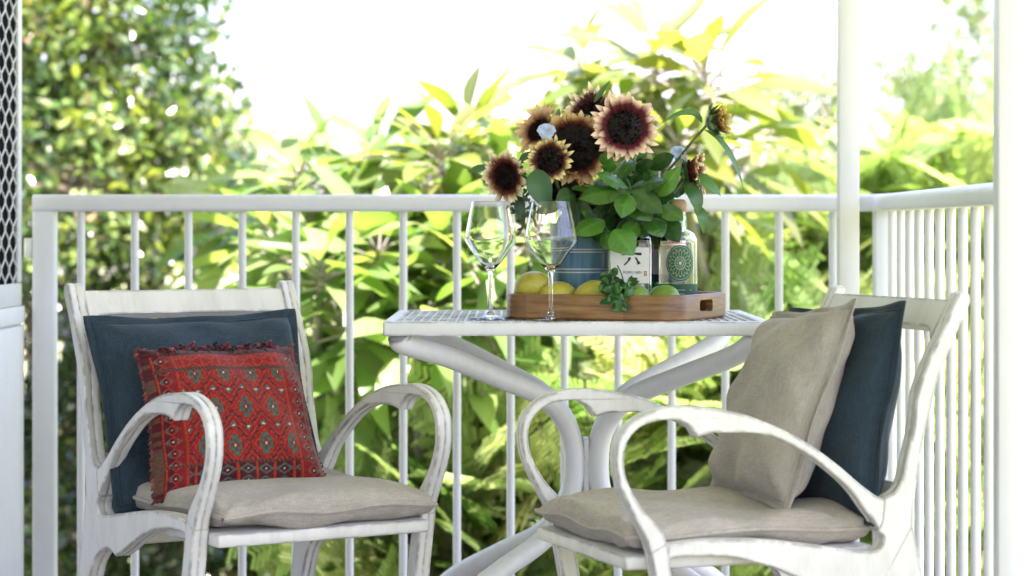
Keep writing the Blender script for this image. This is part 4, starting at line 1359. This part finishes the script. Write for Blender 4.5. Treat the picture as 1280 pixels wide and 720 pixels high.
frangipani('frangipani with low spreading leaves between the left armchair and the dense tree', (-.75, 7.3, GZ),
           [(410, 230, 7.0, .27), (345, 270, 7.2, .27), (450, 290, 6.8, .28), (390, 330, 6.8, .28), (320, 335, 7.3, .26), (440, 385, 6.7, .28), (300, 290, 7.5, .24), (405, 430, 7.0, .26), (370, 385, 7.3, .26), (470, 360, 7.3, .27), (455, 490, 7.2, .24), (520, 300, 7.5, .27), (480, 260, 7.6, .24), (430, 415, 6.4, .25), (470, 330, 6.5, .26), (350, 320, 6.6, .25), (400, 350, 6.4, .25), (480, 475, 6.5, .24), (465, 215, 6.9, .26), (380, 240, 6.8, .25)])


# ---- feathery trees: arching fronds of fine leaflets
RP = [(.19, .255, .09), (.26, .31, .13), (.33, .36, .18), (.12, .195, .055)]


def feather_frond(L, npin=9, nleafl=11):
    P, D, Nn, S = [], [], [], []
    for i in range(npin):
        t = .2 + .8 * i / (npin - 1)
        pl = L * .36 * math.sin(PI * (.22 + .70 * (1 - abs(t - .55))))
        for s in (-1, 1):
            for j in range(nleafl):
                q = (j + .6) / nleafl
                x = t * L + pl * q * .5; y = s * pl * q * .87
                for e in (-1, 1):
                    P.append((x, y, -.12 * L * t * t - .12 * pl * q * q)); d = (.87 * e * -s * -.8 + .35, .5 * e + .3 * s, -.05)
                    D.append((.55 * .5 - e * .8 * s * .87, s * .55 * .87 + e * .8 * .5, -.08)); S.append(.034 * L / .5)
    return np.array(P), norm(np.array(D)), np.array(S)


FR = feather_frond(.5)


def feather_tree(lab, base, fronds, group='feathery trees'):
    """fronds: (px, py, Y) of the frond middles"""
    t = thing('feather_tree', lab, 'tree', base, 0, group); B = np.array(base); parts = []; br = MB()
    C0 = np.mean([np.array(at(*f)) for f in fronds], 0)
    top = V(C0) - V((0, -.1, .25))
    limb(br, (0, 0, -.1), top - V(base), .06, .03)
    LP, LD, LS = FR
    for f in fronds:
        c = at(*f); out = V((c.x - C0[0], (c.y - C0[1]) * .6 - .25, .15 + rnd.uniform(-.15, .25)))
        if out.length < .1: out = V((rnd.uniform(-1, 1), -.6, .2))
        d = (out.normalized() + V((rnd.uniform(-.35, .35), rnd.uniform(-.35, .35), rnd.uniform(-.25, .3)))).normalized()
        n = V((rnd.uniform(-.5, .5), rnd.uniform(-1.5, -.35), 1)); s = d.cross(n).normalized(); n = s.cross(d)
        k = rnd.uniform(.8, 1.25); R = np.array([d, s, n])
        o = np.array(c) - np.array(d) * .25 * k
        P = o + (LP * k) @ R; D = LD @ R
        m = len(P); tone = pick(RP, 1, .2, [.34, .3, .2, .16])[0]
        C = tone * (1 + rng.uniform(-.2, .2, (m, 1)))
        parts.append(leaf_cloud(P - B, D, np.tile(np.array(n), (m, 1)) + rng.normal(size=(m, 3)) * .25, LS * k * rng.uniform(.8, 1.2, m), LS * k * .36, C, 1, .1, .05, lambda t_: .75))
        a_ = V(o); pts = [a_ + d * .5 * k * q - n * .06 * k * q * q for q in (0, .3, .6, 1)]
        br.tube([p - V(base) for p in pts], [.004, .0032, .0025, .001], 5)
        if rnd.random() < .5: limb(br, top - V(base), a_ - V(base), .014, .004, .15, 3, 5)
    v, q, c = merge(parts)
    np_mesh('crown', v, q, c, M['fernleaf'], t, False); br.build('trunk', M['bark'], t)
    return t


def scatter(n, x0, x1, ytop, y1, Y0, Y1):
    out = []
    while len(out) < n:
        x, y = rnd.uniform(x0, x1), rnd.uniform(0, y1)
        if y < ytop(x): continue
        out.append((x, y, rnd.uniform(Y0, Y1)))
    return out


feather_tree('feathery yellow green tree spreading across the right behind the side railing', (1.75, 8.6, GZ), scatter(66, 1090, 1330, lambda x: 185 - (x - 1090) * .22, 430, 7.6, 9.0))
feather_tree('feathery tree with arching fronds behind the slim post', (1.0, 8.4, GZ), scatter(60, 900, 1120, lambda x: 265 - (x - 900) * .45, 470, 7.4, 8.8))
feather_tree('feathery low foliage behind the table pedestal', (.35, 6.9, GZ), scatter(85, 640, 960, lambda x: 425, 730, 6.4, 7.0))
feather_tree('feathery low foliage between the two armchairs', (-.2, 6.7, GZ), scatter(55, 420, 680, lambda x: 565 + (680 - x) * .12, 780, 6.3, 6.8))
feather_tree('feathery low foliage behind the right armchair', (1.15, 7.2, GZ), scatter(50, 900, 1300, lambda x: 430, 740, 6.6, 7.4))


# ---- broad leaved shrubs further down the garden
def shrub(lab, px, py, Y, rx, ry, n, pal=FP, size=.11):
    c = at(px, py, Y); base = (c.x, c.y, GZ); t = thing('shrub', lab, 'shrub', base, 0, 'garden shrubs')
    R = np.array([rx * Y / FPX, .8, ry * Y / FPX])
    u = norm(rng.normal(size=(n, 3))); P = np.array(c) + u * R * (rng.uniform(.35, 1.03, (n, 1)) ** .7) * (1 + .12 * np.sin(u[:, :1] * 9 + u[:, 2:] * 7))
    D = norm(u * .8 + rng.normal(size=(n, 3)) * .7 + np.array([0, -.1, .1])); Nn = norm(rng.normal(size=(n, 3)) * .5 + np.array([0, -.2, 1.0]))
    L = size * rng.uniform(.7, 1.5, n)
    v, q, cc = leaf_cloud(P - np.array(base), D, Nn, L, L * rng.uniform(.34, .5, n), pick(pal, n, .25), 4, .2, .2)
    np_mesh('foliage', v, q, cc, M['bigleaf'], t)
    b = MB()
    for i in range(9): limb(b, (rnd.uniform(-.06, .06), rnd.uniform(-.06, .06), -.05), V(P[i * 7]) - V(base), .022, .005, .1)
    b.build('stem', M['bark'], t)


PS = [(.13, .20, .05), (.19, .26, .08), (.26, .32, .12), (.32, .36, .17)]
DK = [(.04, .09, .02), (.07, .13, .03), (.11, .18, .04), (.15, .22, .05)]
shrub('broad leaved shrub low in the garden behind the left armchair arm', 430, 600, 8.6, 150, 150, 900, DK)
shrub('broad leaved shrub filling the garden behind the wine glasses', 590, 400, 8.6, 170, 180, 1500, PS)
shrub('broad leaved shrub filling the garden behind the tray', 830, 420, 8.9, 190, 170, 1500, PS)
shrub('broad leaved shrub behind the slim post and right armchair', 1080, 400, 9.3, 190, 170, 1500, PS)
shrub('broad leaved shrub at the far right behind the side railing', 1290, 380, 10.0, 150, 200, 1300, PS)
shrub('broad leaved shrub low behind the table pedestal', 720, 650, 8.6, 190, 130, 1100, PS)
shrub('broad leaved shrub low behind the right armchair seat', 1060, 640, 8.9, 210, 150, 1300, PS)
shrub('broad leaved shrub behind the low frangipani', 400, 390, 9.0, 120, 130, 1000, PS)
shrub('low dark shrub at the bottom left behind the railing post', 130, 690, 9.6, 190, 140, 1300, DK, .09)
small_leaf_tree('pale slender tree standing far off at the upper right', (6.0, 31, GZ), [blob(1226, 22, 31, 12, 34, .5), blob(1122, 95, 31, 16, 12, .4)], 420, .2, HP, [.1, .3, .3, .2, .1], None, 'distant_tree')


# ================================================================== CAMERA, LIGHT, WORLD
cam = bpy.data.cameras.new('camera'); co = bpy.data.objects.new('camera', cam); col.objects.link(co)
co.location = (0, 0, CAMZ); co.rotation_euler = (PI / 2, 0, 0)
cam.sensor_width = 36; cam.lens = 36 * FPX / 1280; cam.shift_y = -(360 - CY) / 1280
cam.clip_start = .05; cam.clip_end = 1000
cam.dof.use_dof = True; cam.dof.focus_distance = 4.42; cam.dof.aperture_fstop = 3.3
sc.camera = co
SUN_EL, SUN_AZ = 70, 140          # azimuth from +Y (ahead) towards -X (left): behind the trees, to the left
wd = bpy.data.worlds.new('World'); sc.world = wd; wd.use_nodes = True
nt = wd.node_tree; bg = nt.nodes['Background']
sky = nt.nodes.new('ShaderNodeTexSky'); sky.sky_type = 'NISHITA'; sky.sun_disc = False
sky.sun_elevation = math.radians(SUN_EL); sky.sun_rotation = math.radians(SUN_AZ)
sky.air_density = 1.0; sky.dust_density = 3.0; sky.ozone_density = 1.0
nt.links.new(sky.outputs[0], bg.inputs[0]); bg.inputs[1].default_value = .15
su = bpy.data.lights.new('sun', 'SUN'); so = bpy.data.objects.new('sun', su); col.objects.link(so)
su.energy = 5.0; su.angle = math.radians(.53); su.color = (1, .95, .87)
e, a = math.radians(SUN_EL), math.radians(SUN_AZ)
dirv = V((math.sin(a) * math.cos(e), math.cos(a) * math.cos(e), math.sin(e)))
so.rotation_euler = dirv.to_track_quat('Z', 'Y').to_euler()
sc.view_settings.view_transform = 'Standard'; sc.view_settings.look = 'None'
sc.view_settings.exposure = 2.62; sc.view_settings.gamma = 1; sc.view_settings.use_curve_mapping = False
sc.view_settings.use_white_balance = True; sc.view_settings.white_balance_temperature = 6350; sc.view_settings.white_balance_tint = 30
sc.cycles.use_denoising = True
sc.cycles.max_bounces = 10; sc.cycles.diffuse_bounces = 5; sc.cycles.transmission_bounces = 10; sc.cycles.transparent_max_bounces = 8
sc.cycles.caustics_reflective = False; sc.cycles.caustics_refractive = False
sc.cycles.sample_clamp_indirect = 6
